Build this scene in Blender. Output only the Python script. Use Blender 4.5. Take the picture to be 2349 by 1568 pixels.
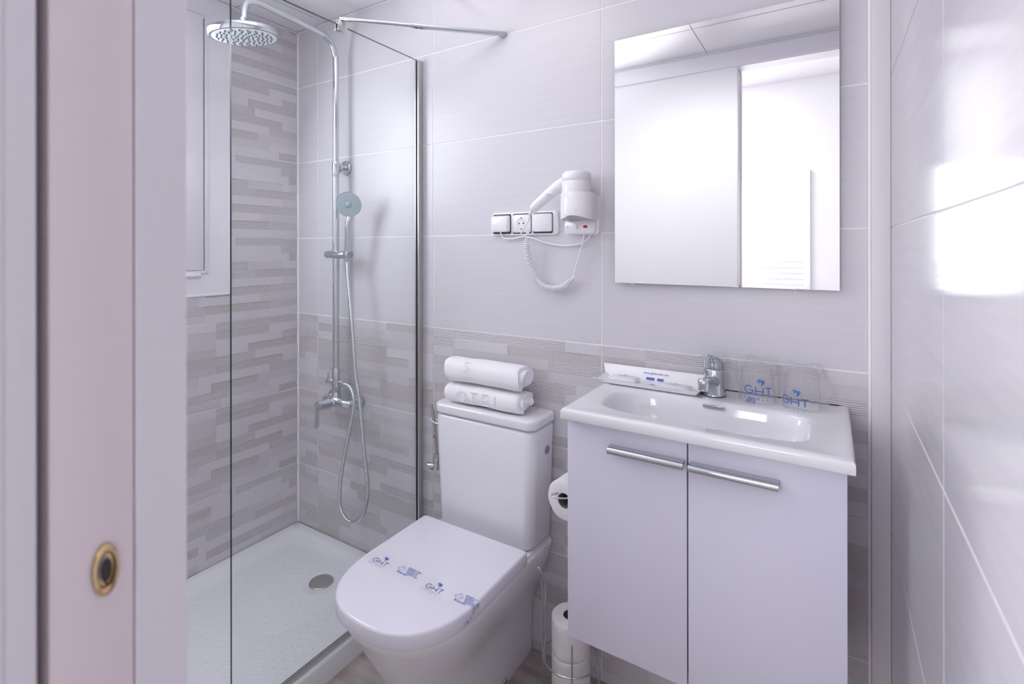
import bpy, bmesh, math, random
from mathutils import Vector, Matrix
from math import sin, cos, pi, radians
C = bpy.context.scene.collection
S = bpy.context.scene
for o in list(bpy.data.objects): bpy.data.objects.remove(o)

# ------------------------------------------------------------------ camera
YAW, ROLL = 0.5578679, -0.001069
CAM = Vector((2.1204, -1.4992, 1.3538))
fw = Vector((-sin(YAW), cos(YAW), 0)); rt = Vector((cos(YAW), sin(YAW), 0)); up = Vector((0, 0, 1))
r2 = rt*cos(ROLL)+up*sin(ROLL); u2 = up*cos(ROLL)-rt*sin(ROLL)
cam = bpy.data.cameras.new('camera'); co = bpy.data.objects.new('camera', cam); C.objects.link(co)
co.matrix_world = Matrix(((r2.x, u2.x, -fw.x, CAM.x), (r2.y, u2.y, -fw.y, CAM.y), (r2.z, u2.z, -fw.z, CAM.z), (0, 0, 0, 1)))
cam.sensor_width = 36; cam.lens = 1168.27/2349*36; cam.shift_y = (568.0-784)/2349; cam.clip_start = 0.01
cam.dof.use_dof = True; cam.dof.focus_distance = 1.75; cam.dof.aperture_fstop = 5.5
S.camera = co

# ------------------------------------------------------------------ light
S.view_settings.view_transform = 'Standard'; S.view_settings.look = 'None'
S.view_settings.exposure = 0.05; S.view_settings.gamma = 1.0; S.view_settings.use_curve_mapping = False
w = bpy.data.worlds.new('world'); S.world = w; w.use_nodes = True
w.node_tree.nodes['Background'].inputs[0].default_value = (0.80, 0.84, 1.0, 1)
w.node_tree.nodes['Background'].inputs[1].default_value = 0.3
S.cycles.max_bounces = 10; S.cycles.diffuse_bounces = 6; S.cycles.transparent_max_bounces = 16
S.cycles.sample_clamp_indirect = 4.0; S.cycles.caustics_refractive = False; S.cycles.caustics_reflective = False

def area(name, loc, target, sx, sy, power, col=(1, 1, 1), spread=180):
    l = bpy.data.lights.new(name, 'AREA'); l.shape = 'RECTANGLE'; l.size = sx; l.size_y = sy
    l.energy = power; l.color = col; l.spread = radians(spread)
    o = bpy.data.objects.new(name, l); C.objects.link(o); o.location = loc
    d = Vector(target)-Vector(loc); o.rotation_euler = d.to_track_quat('-Z', 'Y').to_euler(); return o
# ceiling downlight over the basin side of the room, daylight of the two windows
area('ceiling_downlight', (1.15, -0.60, 2.352), (1.15, -0.60, 0), 0.40, 0.40, 1.2, (0.97, 0.97, 1.0))
area('frosted_window_daylight', (0.02, -0.80, 1.70), (1.0, -0.72, 1.30), 0.58, 1.0, 13.0, (0.88, 0.93, 1.0))
area('bedroom_window_daylight', (1.45, -3.18, 1.48), (1.45, 0, 1.48), 1.00, 0.86, 8.0, (0.94, 0.95, 1.0))
area('bedroom_fill_light', (0.9, -2.5, 2.66), (1.0, -2.6, 0), 0.7, 0.7, 26.0, (0.98, 0.97, 1.0))  # added fill, no known lamp here; brightens the bedroom wall and doorway
sl_ = bpy.data.lights.new('front_wall_fill_spot', 'SPOT'); sl_.energy = 34.0; sl_.color = (1.0, 0.985, 0.975); sl_.spot_size = radians(84); sl_.spot_blend = 1.0; sl_.shadow_soft_size = 0.05  # added spot without a fitting, whitens the front wall for the mirror
so_ = bpy.data.objects.new('front_wall_fill_spot', sl_); C.objects.link(so_); so_.location = (1.62, -0.28, 2.30)
ub_ = bpy.data.lights.new('ceiling_bounce_fill', 'SPOT'); ub_.energy = 72.0; ub_.color = (1.0, 0.985, 0.975); ub_.spot_size = radians(72); ub_.spot_blend = 0.9; ub_.shadow_soft_size = 0.04  # added upward fill inside the room, no real source; bounces off the ceiling
uo_ = bpy.data.objects.new('ceiling_bounce_fill', ub_); C.objects.link(uo_); uo_.location = (1.15, -0.95, 1.30)
uo_.rotation_euler = (Vector((1.05, -0.70, 2.363))-uo_.location).to_track_quat('-Z', 'Y').to_euler()
so_.rotation_euler = (Vector((1.66, -1.315, 1.40))-so_.location).to_track_quat('-Z', 'Y').to_euler()

# ------------------------------------------------------------------ materials
def lin(c):
    c = c/255.0
    return c/12.92 if c <= 0.04045 else ((c+0.055)/1.055)**2.4
def rgb(r, g, b): return (lin(r), lin(g), lin(b), 1)
def mat(name, col, rough=0.5, metal=0.0, spec=0.5, coat=0.0, **kw):
    m = bpy.data.materials.new(name); m.use_nodes = True
    b = m.node_tree.nodes['Principled BSDF']
    b.inputs['Base Color'].default_value = col; b.inputs['Roughness'].default_value = rough
    b.inputs['Metallic'].default_value = metal; b.inputs['Specular IOR Level'].default_value = spec
    b.inputs['Coat Weight'].default_value = coat; b.inputs['Coat Roughness'].default_value = 0.05
    if 'sub' in kw: b.inputs['Subsurface Weight'].default_value = kw['sub']
    return m
def nd(m, t, **kw):
    n = m.node_tree.nodes.new(t)
    for k, v in kw.items(): setattr(n, k, v)
    return n
def lk(m, a, b): m.node_tree.links.new(a, b)
def bsdf(m): return m.node_tree.nodes['Principled BSDF']
def noise_col(m, c1, c2, scale, stretch=(1, 1, 1), detail=4, lo=0.35, hi=0.65):
    tc = nd(m, 'ShaderNodeTexCoord'); mp = nd(m, 'ShaderNodeMapping'); mp.inputs['Scale'].default_value = stretch
    lk(m, tc.outputs['Object'], mp.inputs[0])
    n = nd(m, 'ShaderNodeTexNoise'); n.inputs['Scale'].default_value = scale; n.inputs['Detail'].default_value = detail
    lk(m, mp.outputs[0], n.inputs[0])
    r = nd(m, 'ShaderNodeValToRGB'); r.color_ramp.elements[0].position = lo; r.color_ramp.elements[1].position = hi
    r.color_ramp.elements[0].color = c1; r.color_ramp.elements[1].color = c2
    lk(m, n.outputs[0], r.inputs[0]); lk(m, r.outputs[0], bsdf(m).inputs['Base Color']); return n, r, mp
def noise_bump(m, scale, strength, dist=0.002, stretch=(1, 1, 1), detail=3):
    tc = nd(m, 'ShaderNodeTexCoord'); mp = nd(m, 'ShaderNodeMapping'); mp.inputs['Scale'].default_value = stretch
    lk(m, tc.outputs['Object'], mp.inputs[0])
    n = nd(m, 'ShaderNodeTexNoise'); n.inputs['Scale'].default_value = scale; n.inputs['Detail'].default_value = detail
    lk(m, mp.outputs[0], n.inputs[0]); b = nd(m, 'ShaderNodeBump'); b.inputs['Strength'].default_value = strength
    b.inputs['Distance'].default_value = dist; lk(m, n.outputs[0], b.inputs['Height']); lk(m, b.outputs[0], bsdf(m).inputs['Normal']); return b

M = {}
M['grout'] = mat('grout', rgb(252, 251, 252), 0.8)
m = M['tile'] = mat('tile_plain', rgb(224, 220, 226), 0.30); noise_col(m, rgb(217, 214, 220), rgb(220, 217, 223), 5, (1, 1, 16), 5)
m = M['tile_side'] = mat('tile_gloss', rgb(226, 224, 230), 0.12, spec=0.45); noise_col(m, rgb(214, 211, 218), rgb(219, 216, 222), 4, (1, 1, 14), 4)
def strip_mat(name, c1, c2, rough, ribs=False, grain=0.25):
    m = mat(name, c1, rough); n, r, mp = noise_col(m, c1, c2, 60, (1, 1, 2.0), 6, 0.3, 0.7)
    if ribs:
        tc = nd(m, 'ShaderNodeTexCoord'); sp = nd(m, 'ShaderNodeSeparateXYZ'); lk(m, tc.outputs['Object'], sp.inputs[0])
        k = nd(m, 'ShaderNodeMath', operation='MULTIPLY'); k.inputs[1].default_value = 2*pi/0.0056; lk(m, sp.outputs[2], k.inputs[0])
        s = nd(m, 'ShaderNodeMath', operation='SINE'); lk(m, k.outputs[0], s.inputs[0])
        b = nd(m, 'ShaderNodeBump'); b.inputs['Strength'].default_value = 0.55; b.inputs['Distance'].default_value = 0.0012
        lk(m, s.outputs[0], b.inputs['Height']); lk(m, b.outputs[0], bsdf(m).inputs['Normal'])
        mr = nd(m, 'ShaderNodeMapRange'); mr.inputs[1].default_value = -1; mr.inputs[2].default_value = 1
        mr.inputs[3].default_value = 0.91; mr.inputs[4].default_value = 1.04; lk(m, s.outputs[0], mr.inputs[0])
        mx = nd(m, 'ShaderNodeVectorMath', operation='SCALE'); lk(m, r.outputs[0], mx.inputs[0]); lk(m, mr.outputs[0], mx.inputs[3])
        lk(m, mx.outputs[0], bsdf(m).inputs['Base Color'])
    else: noise_bump(m, 160, grain, 0.001)
    return m
M['s_light'] = strip_mat('strip_light', rgb(215, 211, 216), rgb(220, 217, 221), 0.35, grain=0.05)
M['s_mid'] = strip_mat('strip_mid', rgb(208, 203, 206), rgb(213, 209, 212), 0.45, grain=0.12)
M['s_dark'] = strip_mat('strip_dark', rgb(197, 190, 190), rgb(204, 198, 198), 0.5, grain=0.15)
M['s_rib'] = strip_mat('strip_ribbed', rgb(208, 204, 207), rgb(213, 210, 213), 0.45, ribs=True)
M['paint'] = mat('white_paint', rgb(226, 221, 226), 0.45)
M['ceiling'] = mat('ceiling_panel', rgb(236, 234, 237), 0.55)
M['gap'] = mat('panel_gap', rgb(150, 146, 150), 0.8)
M['frontwall'] = mat('front_wall_paint', rgb(238, 238, 241), 0.5)
M['frame'] = mat('pvc_white', rgb(236, 234, 240), 0.25)
m = M['door'] = mat('lacquered_door', rgb(208, 196, 199), 0.45); noise_bump(m, 60, 0.05)
M['jamb'] = mat('lacquered_jamb', rgb(208, 204, 210), 0.4)
M['dark'] = mat('dark_recess', rgb(50, 44, 42), 0.8)
M['ceramic'] = mat('glazed_ceramic', rgb(238, 237, 241), 0.06, spec=0.6, coat=0.3)
M['seat'] = mat('seat_plastic', rgb(236, 234, 243), 0.14)
M['cab'] = mat('cabinet_laminate', rgb(218, 216, 230), 0.32)
M['plastic'] = mat('white_plastic', rgb(246, 244, 247), 0.22)
M['chrome'] = mat('chrome', (0.62, 0.655, 0.675, 1), 0.07, 1.0)
M['satin'] = mat('satin_aluminium', (0.62, 0.61, 0.60, 1), 0.28, 1.0)
M['steel'] = mat('braided_steel', (0.45, 0.44, 0.42, 1), 0.3, 1.0); noise_bump(M['steel'], 700, 0.5, 0.001)
M['brass'] = mat('brass', rgb(196, 170, 128), 0.2, 1.0)
M['nozzle'] = mat('nozzle_rubber', rgb(120, 135, 140), 0.5)
M['sprayface'] = mat('spray_face', rgb(168, 186, 192), 0.35); noise_bump(M['sprayface'], 500, 0.4, 0.001)
M['blue'] = mat('blue_print', rgb(44, 104, 190), 0.5)
M['blue2'] = mat('blue_violet_print', rgb(78, 100, 190), 0.5)
M['greyprint'] = mat('grey_print', rgb(150, 152, 165), 0.5)
M['black'] = mat('dark_grey_plastic', rgb(72, 76, 88), 0.4)
M['red'] = mat('red_lens', rgb(200, 30, 60), 0.2)
M['grey'] = mat('grey_plastic', rgb(140, 145, 158), 0.5)
m = M['towel'] = mat('terry_cotton', rgb(248, 247, 250), 0.95, spec=0.1); noise_bump(m, 420, 0.45, 0.002, detail=4)
m = M['paper'] = mat('tissue_paper', rgb(238, 235, 236), 0.95, spec=0.1); noise_bump(m, 90, 0.5, 0.0015)
M['card'] = mat('cardboard_core', rgb(120, 110, 104), 0.9)
M['mirror'] = mat('mirror_silver', (0.97, 0.97, 0.98, 1), 0.0, 1.0)
M['soap'] = mat('sachet_paper', rgb(236, 236, 242), 0.35)
m = M['floor'] = mat('floor_wood', rgb(170, 160, 155), 0.4)
noise_col(m, rgb(150, 139, 132), rgb(196, 186, 178), 3.2, (1, 9, 1), 7, 0.3, 0.72)
m = M['tray'] = mat('tray_acrylic', rgb(240, 242, 245), 0.16)
def clear(name, tint, fr=0.0, mixmin=0.04, rough=0.0, edge=0.55):
    m = bpy.data.materials.new(name); m.use_nodes = True; t = m.node_tree; t.nodes.clear()
    out = nd(m, 'ShaderNodeOutputMaterial'); mx = nd(m, 'ShaderNodeMixShader'); tr = nd(m, 'ShaderNodeBsdfTransparent')
    gl = nd(m, 'ShaderNodeBsdfGlossy'); lw = nd(m, 'ShaderNodeLayerWeight'); lw.inputs[0].default_value = 0.5
    tr.inputs[0].default_value = tint; gl.inputs['Roughness'].default_value = rough
    mr = nd(m, 'ShaderNodeMapRange'); mr.inputs[3].default_value = mixmin; mr.inputs[4].default_value = edge
    pw = nd(m, 'ShaderNodeMath', operation='POWER'); pw.inputs[1].default_value = 3.0
    lk(m, lw.outputs['Facing'], pw.inputs[0]); lk(m, pw.outputs[0], mr.inputs[0]); lk(m, mr.outputs[0], mx.inputs[0])
    lk(m, tr.outputs[0], mx.inputs[1]); lk(m, gl.outputs[0], mx.inputs[2]); lk(m, mx.outputs[0], out.inputs[0]); return m
M['glass'] = clear('screen_glass', (0.995, 1.0, 0.998, 1), mixmin=0.02, edge=0.6)
M['tumbler'] = clear('tumbler_glass', (0.992, 0.998, 1.0, 1), mixmin=0.02, edge=0.45)
M['tumbler'] = clear('tumbler_glass', (1, 1, 1, 1), mixmin=0.01, edge=0.40)
m = M['film'] = clear('plastic_film', (1, 1, 1, 1), mixmin=0.03, rough=0.10, edge=0.35)
tc = nd(m, 'ShaderNodeTexCoord'); n_ = nd(m, 'ShaderNodeTexNoise'); n_.inputs['Scale'].default_value = 42; n_.inputs['Distortion'].default_value = 1.5; lk(m, tc.outputs['Object'], n_.inputs[0])
b_ = nd(m, 'ShaderNodeBump'); b_.inputs['Strength'].default_value = 1.0; b_.inputs['Distance'].default_value = 0.02
lk(m, n_.outputs[0], b_.inputs['Height'])
df = nd(m, 'ShaderNodeBsdfDiffuse'); df.inputs[0].default_value = (0.95, 0.95, 1.0, 1); mz = nd(m, 'ShaderNodeMixShader'); mz.inputs[0].default_value = 0.10
mx0 = [n for n in m.node_tree.nodes if n.type == 'MIX_SHADER' and n != mz][0]; out0 = [n for n in m.node_tree.nodes if n.type == 'OUTPUT_MATERIAL'][0]
lk(m, mx0.outputs[0], mz.inputs[1]); lk(m, df.outputs[0], mz.inputs[2]); lk(m, mz.outputs[0], out0.inputs[0])
for n in m.node_tree.nodes:
    if n.type in ('BSDF_GLOSSY', 'LAYER_WEIGHT'): lk(m, b_.outputs[0], n.inputs['Normal'])
M['band'] = clear('paper_band_film', (1, 1, 1, 1), mixmin=0.015, rough=0.1, edge=0.2)
M['glassedge'] = mat('glass_edge', rgb(22, 52, 50), 0.15, spec=0.4)
def emis(name, col, s):
    m = bpy.data.materials.new(name); m.use_nodes = True; b = bsdf(m); b.inputs['Emission Color'].default_value = col
    b.inputs['Emission Strength'].default_value = s; b.inputs['Base Color'].default_value = (0.8, 0.8, 0.8, 1); return m
M['winglow'] = emis('frosted_pane', (0.92, 0.95, 1.0, 1), 1.6)
M['bedwin'] = emis('bedroom_pane', (0.94, 0.95, 1.0, 1), 4.0)

# ------------------------------------------------------------------ helpers
def obj(name, bm, m, parent=None, smooth=False, angle=40, kind=None, recalc=True):
    if recalc: bmesh.ops.recalc_face_normals(bm, faces=bm.faces[:])
    me = bpy.data.meshes.new(name); bm.to_mesh(me); bm.free()
    for x in (m if isinstance(m, (list, tuple)) else [m]): me.materials.append(x)
    o = bpy.data.objects.new(name, me); C.objects.link(o)
    if smooth:
        for p in me.polygons: p.use_smooth = True
        if angle < 180: me.set_sharp_from_angle(angle=radians(angle))
    if parent is not None:
        o.parent = parent; o.matrix_parent_inverse = Matrix.Translation(-parent.location) if parent.parent is None else Matrix.Identity(4)
    if kind: o['kind'] = kind
    return o
def sub(name, bm, m, part, **kw):            # sub-part of a part whose origin is the world origin
    o = obj(name, bm, m, None, **kw); o.parent = part; return o
def thing(name, label, cat, loc=(0, 0, 0), group=None):
    o = bpy.data.objects.new(name, None); C.objects.link(o); o.location = loc; o.empty_display_size = 0.05
    o['label'] = label; o['category'] = cat
    if group: o['group'] = group
    return o
def tag(o, label, cat, group=None):
    o['label'] = label; o['category'] = cat
    if group: o['group'] = group
    return o
def lab(o, label): o['label'] = label; return o
def new(): return bmesh.new()
def box(bm, x0, x1, y0, y1, z0, z1, bev=0.0, seg=2):
    r = bmesh.ops.create_cube(bm, size=1); vs = r['verts']
    for v in vs: v.co = Vector(((x0+x1)/2+v.co.x*(x1-x0), (y0+y1)/2+v.co.y*(y1-y0), (z0+z1)/2+v.co.z*(z1-z0)))
    if bev > 0:
        es = {e for v in vs for e in v.link_edges}
        bmesh.ops.bevel(bm, geom=list(es), offset=bev, segments=seg, affect='EDGES', profile=0.5)
    return bm
def quad(bm, pts, mi=0):
    f = bm.faces.new([bm.verts.new(p) for p in pts]); f.material_index = mi; return f
def loft(bm, rings, cap0=True, cap1=True, mi=0):
    R = [[bm.verts.new(p) for p in r] for r in rings]; n = len(R[0])
    for a, b in zip(R, R[1:]):
        for i in range(n):
            f = bm.faces.new((a[i], a[(i+1) % n], b[(i+1) % n], b[i])); f.material_index = mi
    if cap0: bm.faces.new(list(reversed(R[0]))).material_index = mi
    if cap1: bm.faces.new(R[-1]).material_index = mi
    return bm
def rrect(x0, x1, y0, y1, r, z, n=8, rs=None):
    rs = rs or (r, r, r, r); pts = []      # corners: right-back, left-back, left-front, right-front
    for (cx, cy, a0, rr) in ((x1, y1, 0, rs[0]), (x0, y1, 90, rs[1]), (x0, y0, 180, rs[2]), (x1, y0, 270, rs[3])):
        ox = -rr if cx == x1 else rr; oy = -rr if cy == y1 else rr
        for k in range(n+1):
            a = radians(a0+90*k/n); pts.append(Vector((cx+ox+rr*cos(a), cy+oy+rr*sin(a), z)))
    return pts
def pillow(bm, x0, x1, y0, y1, z0, z1, r, er, rs=None, n=8, bottom=True):
    """rounded-corner slab with rounded top and bottom edges"""
    rings = []
    K = 5
    def ring(ins, z):
        q = [max(v-ins, 0.0005) for v in (rs or (r,)*4)]
        return rrect(x0+ins, x1-ins, y0+ins, y1-ins, None, z, n, q)
    if bottom:
        for k in range(K+1): a = pi/2*k/K; rings.append(ring(er*(1-sin(a)), z0+er*(1-cos(a))))
    else: rings.append(ring(0, z0))
    for k in range(K+1): a = pi/2*k/K; rings.append(ring(er*(1-cos(a)), z1-er*(1-sin(a))))
    return loft(bm, rings)
def frames(pts):
    T = []
    for i in range(len(pts)):
        a = pts[max(i-1, 0)]; b = pts[min(i+1, len(pts)-1)]; T.append((b-a).normalized())
    nrm = T[0].orthogonal().normalized(); out = []
    for i, t in enumerate(T):
        if i:
            ax = T[i-1].cross(t)
            if ax.length > 1e-9: nrm = Matrix.Rotation(T[i-1].angle(t), 3, ax.normalized()) @ nrm
        nrm = (nrm-t*nrm.dot(t)).normalized(); out.append((t, nrm, t.cross(nrm)))
    return out
def sweep(bm, pts, rad, n=16, caps=True, closed=False, mi=0, flat=1.0):
    pts = [Vector(p) for p in pts]; F = frames(pts); rings = []
    for i, p in enumerate(pts):
        r = rad(i/(len(pts)-1)) if callable(rad) else (rad[i] if isinstance(rad, (list, tuple)) else rad)
        t, a, b = F[i]; rings.append([p+a*(r*cos(2*pi*k/n))+b*(r*flat*sin(2*pi*k/n)) for k in range(n)])
    if closed: rings.append(rings[0]); caps = False
    return loft(bm, rings, caps, caps, mi)
def rot_ring(bm, path_r_z, loc, axis='Z', n=32, caps=True, mi=0):
    """lathe: list of (radius, height) along an axis"""
    loc = Vector(loc)
    if isinstance(axis, str): ax = {'X': Vector((1, 0, 0)), 'Y': Vector((0, 1, 0)), 'Z': Vector((0, 0, 1))}[axis]
    else: ax = Vector(axis).normalized()
    a = ax.orthogonal().normalized(); b = ax.cross(a)
    rings = [[loc+ax*h+a*(max(r, 1e-5)*cos(2*pi*k/n))+b*(max(r, 1e-5)*sin(2*pi*k/n)) for k in range(n)] for r, h in path_r_z]
    return loft(bm, rings, caps, caps, mi)
def cyl(bm, p0, p1, r, n=24, r1=None, bev=0.0):
    p0, p1 = Vector(p0), Vector(p1); L = (p1-p0).length; r1 = r if r1 is None else r1
    prof = [(r, 0), (r1, L)] if bev == 0 else [(r-bev, 0), (r-bev*.3, bev*.3), (r, bev), (r1, L-bev), (r1-bev*.3, L-bev*.3), (r1-bev, L)]
    return rot_ring(bm, prof, p0, p1-p0, n)
def spline(P, k=12, closed=False):
    P = [Vector(p) for p in P]; out = []; n = len(P)
    rng = range(n if closed else n-1)
    for i in rng:
        g = (lambda j: P[j % n]) if closed else (lambda j: P[min(max(j, 0), n-1)])
        p0, p1, p2, p3 = g(i-1), g(i), g(i+1), g(i+2)
        for s in range(k):
            t = s/k; out.append(0.5*((2*p1)+(p2-p0)*t+(2*p0-5*p1+4*p2-p3)*t*t+(3*p1-p0-3*p2+p3)*t**3))
    if not closed: out.append(P[-1])
    return out
def resample(pts, step):
    out = [pts[0].copy()]; acc = 0.0
    for a, b in zip(pts, pts[1:]):
        L = (b-a).length; d = step-acc
        while d <= L and L > 0: out.append(a.lerp(b, d/L)); d += step
        acc = (acc+L) % step if L > 0 else acc
        acc = L-(d-step)
    return out
# --- flat lettering: polygons in 2-D (u right, v up), placed by a mapping function
def stroke(P, wd, k=1):
    polys = []
    for a, b in zip(P, P[1:]):
        a, b = Vector(a), Vector(b); d = (b-a).normalized(); n = Vector((-d.y, d.x))*wd/2; e = d*wd*0.25
        m_ = max(1, int((b-a).length/0.25)) if k else 1
        for i in range(m_):
            p, q = a.lerp(b, i/m_), a.lerp(b, (i+1)/m_)
            p = p-(e if i == 0 else Vector((0, 0))); q = q+(e if i == m_-1 else Vector((0, 0)))
            polys.append([p-n, q-n, q+n, p+n])
    return polys
GL = {'H': [[(0, 0), (0, 1)], [(0, .5), (.7, .5)], [(.7, 0), (.7, 1)]], 'O': [[(.45+.45*cos(a*pi/8), .5+.5*sin(a*pi/8)) for a in range(17)]],
      'T': [[(0, 1), (.8, 1)], [(.4, 1), (.4, 0)]], 'E': [[(.6, 0), (0, 0), (0, 1), (.6, 1)], [(0, .5), (.5, .5)]], 'L': [[(0, 1), (0, 0), (.6, 0)]],
      'S': [[(.65, .85), (.35, 1), (.05, .8), (.15, .58), (.5, .45), (.65, .25), (.35, 0), (0, .15)]], 'D': [[(0, 0), (0, 1), (.35, 1), (.65, .75), (.65, .25), (.35, 0), (0, 0)]],
      'I': [[(.1, 0), (.1, 1)]], 'N': [[(0, 0), (0, 1), (.7, 0), (.7, 1)]], 'F': [[(0, 0), (0, 1), (.6, 1)], [(0, .5), (.5, .5)]],
      'C': [[(.5+.5*cos(radians(a)), .5+.5*sin(radians(a))) for a in range(45, 316, 27)]], 'A': [[(0, 0), (.4, 1), (.8, 0)], [(.15, .35), (.65, .35)]],
      'G': [[(.5+.5*cos(radians(a)), .5+.5*sin(radians(a))) for a in range(45, 341, 20)]+[(1.0, .5), (.5, .5)]],
      'R': [[(0, 0), (0, 1), (.5, 1), (.6, .75), (.5, .5), (0, .5)], [(.3, .5), (.65, 0)]], 'Z': [[(0, 1), (.65, 1), (0, 0), (.65, 0)]], 'w': [[(0, .6), (.2, 0), (.4, .6), (.6, 0), (.8, .6)]], '.': [[(.05, 0), (.12, 0)]],
      'g': [[(.5, .6), (.1, .6), (0, .3), (.1, 0), (.5, 0)], [(.5, .6), (.5, -.3), (.05, -.3)]], 'h': [[(0, 0), (0, 1)], [(0, .55), (.3, .6), (.45, .4), (.45, 0)]],
      't': [[(.2, .9), (.2, 0), (.4, 0)], [(0, .6), (.4, .6)]], 'o': [[(.28+.28*cos(a*pi/5), .3+.3*sin(a*pi/5)) for a in range(11)]],
      'e': [[(0, .3), (.55, .3), (.45, .58), (.15, .58), (0, .3), (.15, 0), (.5, .05)]], 'l': [[(.05, 0), (.05, 1)]],
      's': [[(.4, .55), (.1, .6), (.05, .4), (.4, .22), (.3, 0), (0, .05)]], 'c': [[(.45, .55), (.15, .6), (0, .3), (.15, 0), (.45, .05)]],
      'm': [[(0, 0), (0, .6)], [(0, .5), (.25, .6), (.35, .45), (.35, 0)], [(.35, .5), (.6, .6), (.7, .45), (.7, 0)]]}
def wordpolys(s, h, wd, gap=0.25, x=0, y=0):
    P = []
    for ch in s:
        if ch == ' ': x += h*.6; continue
        W = max(q[0] for st in GL[ch] for q in st)
        for st in GL[ch]: P += stroke([(x+a*h, y+b*h) for a, b in st], wd, 0)
        x += (W+gap)*h
    return P, x
def palm(cx, cy, s):
    P = []
    def leaf(c, m_, e, wd):
        pts = []
        for k in range(8):
            t = k/7; pts.append(((1-t)**2*c[0]+2*t*(1-t)*m_[0]+t*t*e[0], (1-t)**2*c[1]+2*t*(1-t)*m_[1]+t*t*e[1]))
        L, R_ = [], []
        for k, p in enumerate(pts):
            q = pts[min(k+1, 7)]; r = pts[max(k-1, 0)]; dx, dy = q[0]-r[0], q[1]-r[1]; n = math.hypot(dx, dy); h = wd*sin(pi*(.12+.82*k/7))/2
            L.append((cx+s*(p[0]-dy/n*h), cy+s*(p[1]+dx/n*h))); R_.append((cx+s*(p[0]+dy/n*h), cy+s*(p[1]-dx/n*h)))
        for k in range(7): P.append([R_[k], R_[k+1], L[k+1], L[k]])
    c = (.18, .38)
    leaf(c, (-.45, .75), (-1.0, .02), .26); leaf(c, (-.42, .30), (-.50, -.42), .26); leaf(c, (.42, -.25), (.05, -.98), .34)
    leaf(c, (.62, .55), (.86, .02), .26); leaf((.30, .22), (.62, .10), (.62, -.55), .28)
    pts = [(cx+s*1.02*cos(radians(a)), cy+s*1.02*sin(radians(a))) for a in range(-50, 160, 15)]
    for p, q in zip(pts, pts[1:]): P += stroke([p, q], s*.045, 0)
    return P
def ght(h, palm_at=(1.9, 1.75), weight=.1, hotels=True):
    """the GHT HOTELS mark, cap height h, origin at lower left of the G"""
    big = stroke([(.6*h+.62*h*cos(radians(a)), .5*h+.52*h*sin(radians(a))) for a in range(50, 346, 20)]+[(1.2*h, .46*h), (.6*h, .46*h)], weight*h, 0)
    big += stroke([(1.5*h, -.02*h), (1.5*h, h)], weight*h, 0)+stroke([(1.5*h, .42*h), (2.5*h, .42*h)], weight*h, 0)+stroke([(2.5*h, -.02*h), (2.5*h, h)], weight*h, 0)
    big += stroke([(2.8*h, h), (3.7*h, h)], weight*h, 0)+stroke([(3.25*h, h), (3.25*h, 0)], weight*h, 0)
    big += palm(palm_at[0]*h, palm_at[1]*h, .60*h)
    thin = []
    if hotels:
        for k in range(12): thin += stroke([(-.3*h+4.0*h*k/12, -.35*h), (-.3*h+4.0*h*(k+1)/12, -.35*h)], .035*h, 0)
        thin2, _ = wordpolys('HOTELS', .26*h, .035*h, 1.75, -.15*h, -.85*h); thin += thin2
    return big, thin
def decal(name, polys, f, m, parent, lb=None):
    bm = new()
    for P in polys:
        vs = [bm.verts.new(f(q[0], q[1])) for q in P]
        try: bm.faces.new(vs)
        except ValueError: pass
    o = obj(name, bm, m, parent, recalc=False)
    if lb: lab(o, lb)
    return o

# ================================================================== SETTING
RW = 2.2422; CEIL = 2.363; FY = -1.3130; JX = 1.73; TW = 0.6855; TH = 0.35; GR = 0.0022
def pat(seed):
    rnd = random.Random(seed); rows = []
    brk = [0.10, 0.147, 0.22, 0.26, 0.34, 0.40, 0.44, 0.56, 0.60]
    last = None
    for k in range(10):
        b = sorted(rnd.sample(brk, rnd.choice((1, 2, 2))));
        while len(b) == 2 and b[1]-b[0] < .12: b = sorted(rnd.sample(brk, 2))
        ed = [0]+b+[TW]; row = []
        for a, c in zip(ed, ed[1:]):
            t = rnd.choice(['L', 'L', 'L', 'M', 'M', 'D', 'R', 'R'])
            while t == last: t = rnd.choice('LMDR')
            last = t; row.append((a, c, t))
        rows.append(row)
    return rows
def R(*a):                                   # strip row given from the right edge of the tile, top row first
    e = [0]+[x for x in a[1::2]]+[TW]; ty = a[0::2]
    return [(TW-e[i+1], TW-e[i], ty[i]) for i in range(len(ty))][::-1]
PA = [R('R', .379, 'L'), R('L', .147, 'D', .379, 'M'), R('R', .084, 'L', .379, 'M'), R('D', .245, 'L', .379, 'R'), R('L', .214, 'R', .379, 'D'),
      R('L', .084, 'D', .379, 'R'), R('R', .147, 'L', .45, 'M'), R('M', .20, 'D', .40, 'L'), R('L', .15, 'M', .33, 'R'), R('D', .10, 'L', .36, 'M')]
PB = [R('R', .30, 'L'), R('R', .09, 'L', .40, 'D'), R('D', .05, 'L', .40, 'M'), R('L', .084, 'M', .245, 'R'), R('D', .214, 'R', .42, 'L'), R('M', .084, 'L', .45, 'D'),
      R('R', .147, 'D', .42, 'L'), R('M', .19, 'L', .45, 'M'), R('R', .147, 'D', .42, 'R'), R('L', .42, 'M')]
PC = [[(0, .10, 'M'), (.10, .56, 'R'), (.56, TW, 'L')], [(0, .10, 'R'), (.10, .34, 'L'), (.34, TW, 'D')], [(0, .10, 'L'), (.10, .5, 'M'), (.5, TW, 'R')],
      [(0, .2, 'R'), (.2, .5, 'D'), (.5, TW, 'M')]]+pat(11)[4:]
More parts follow.
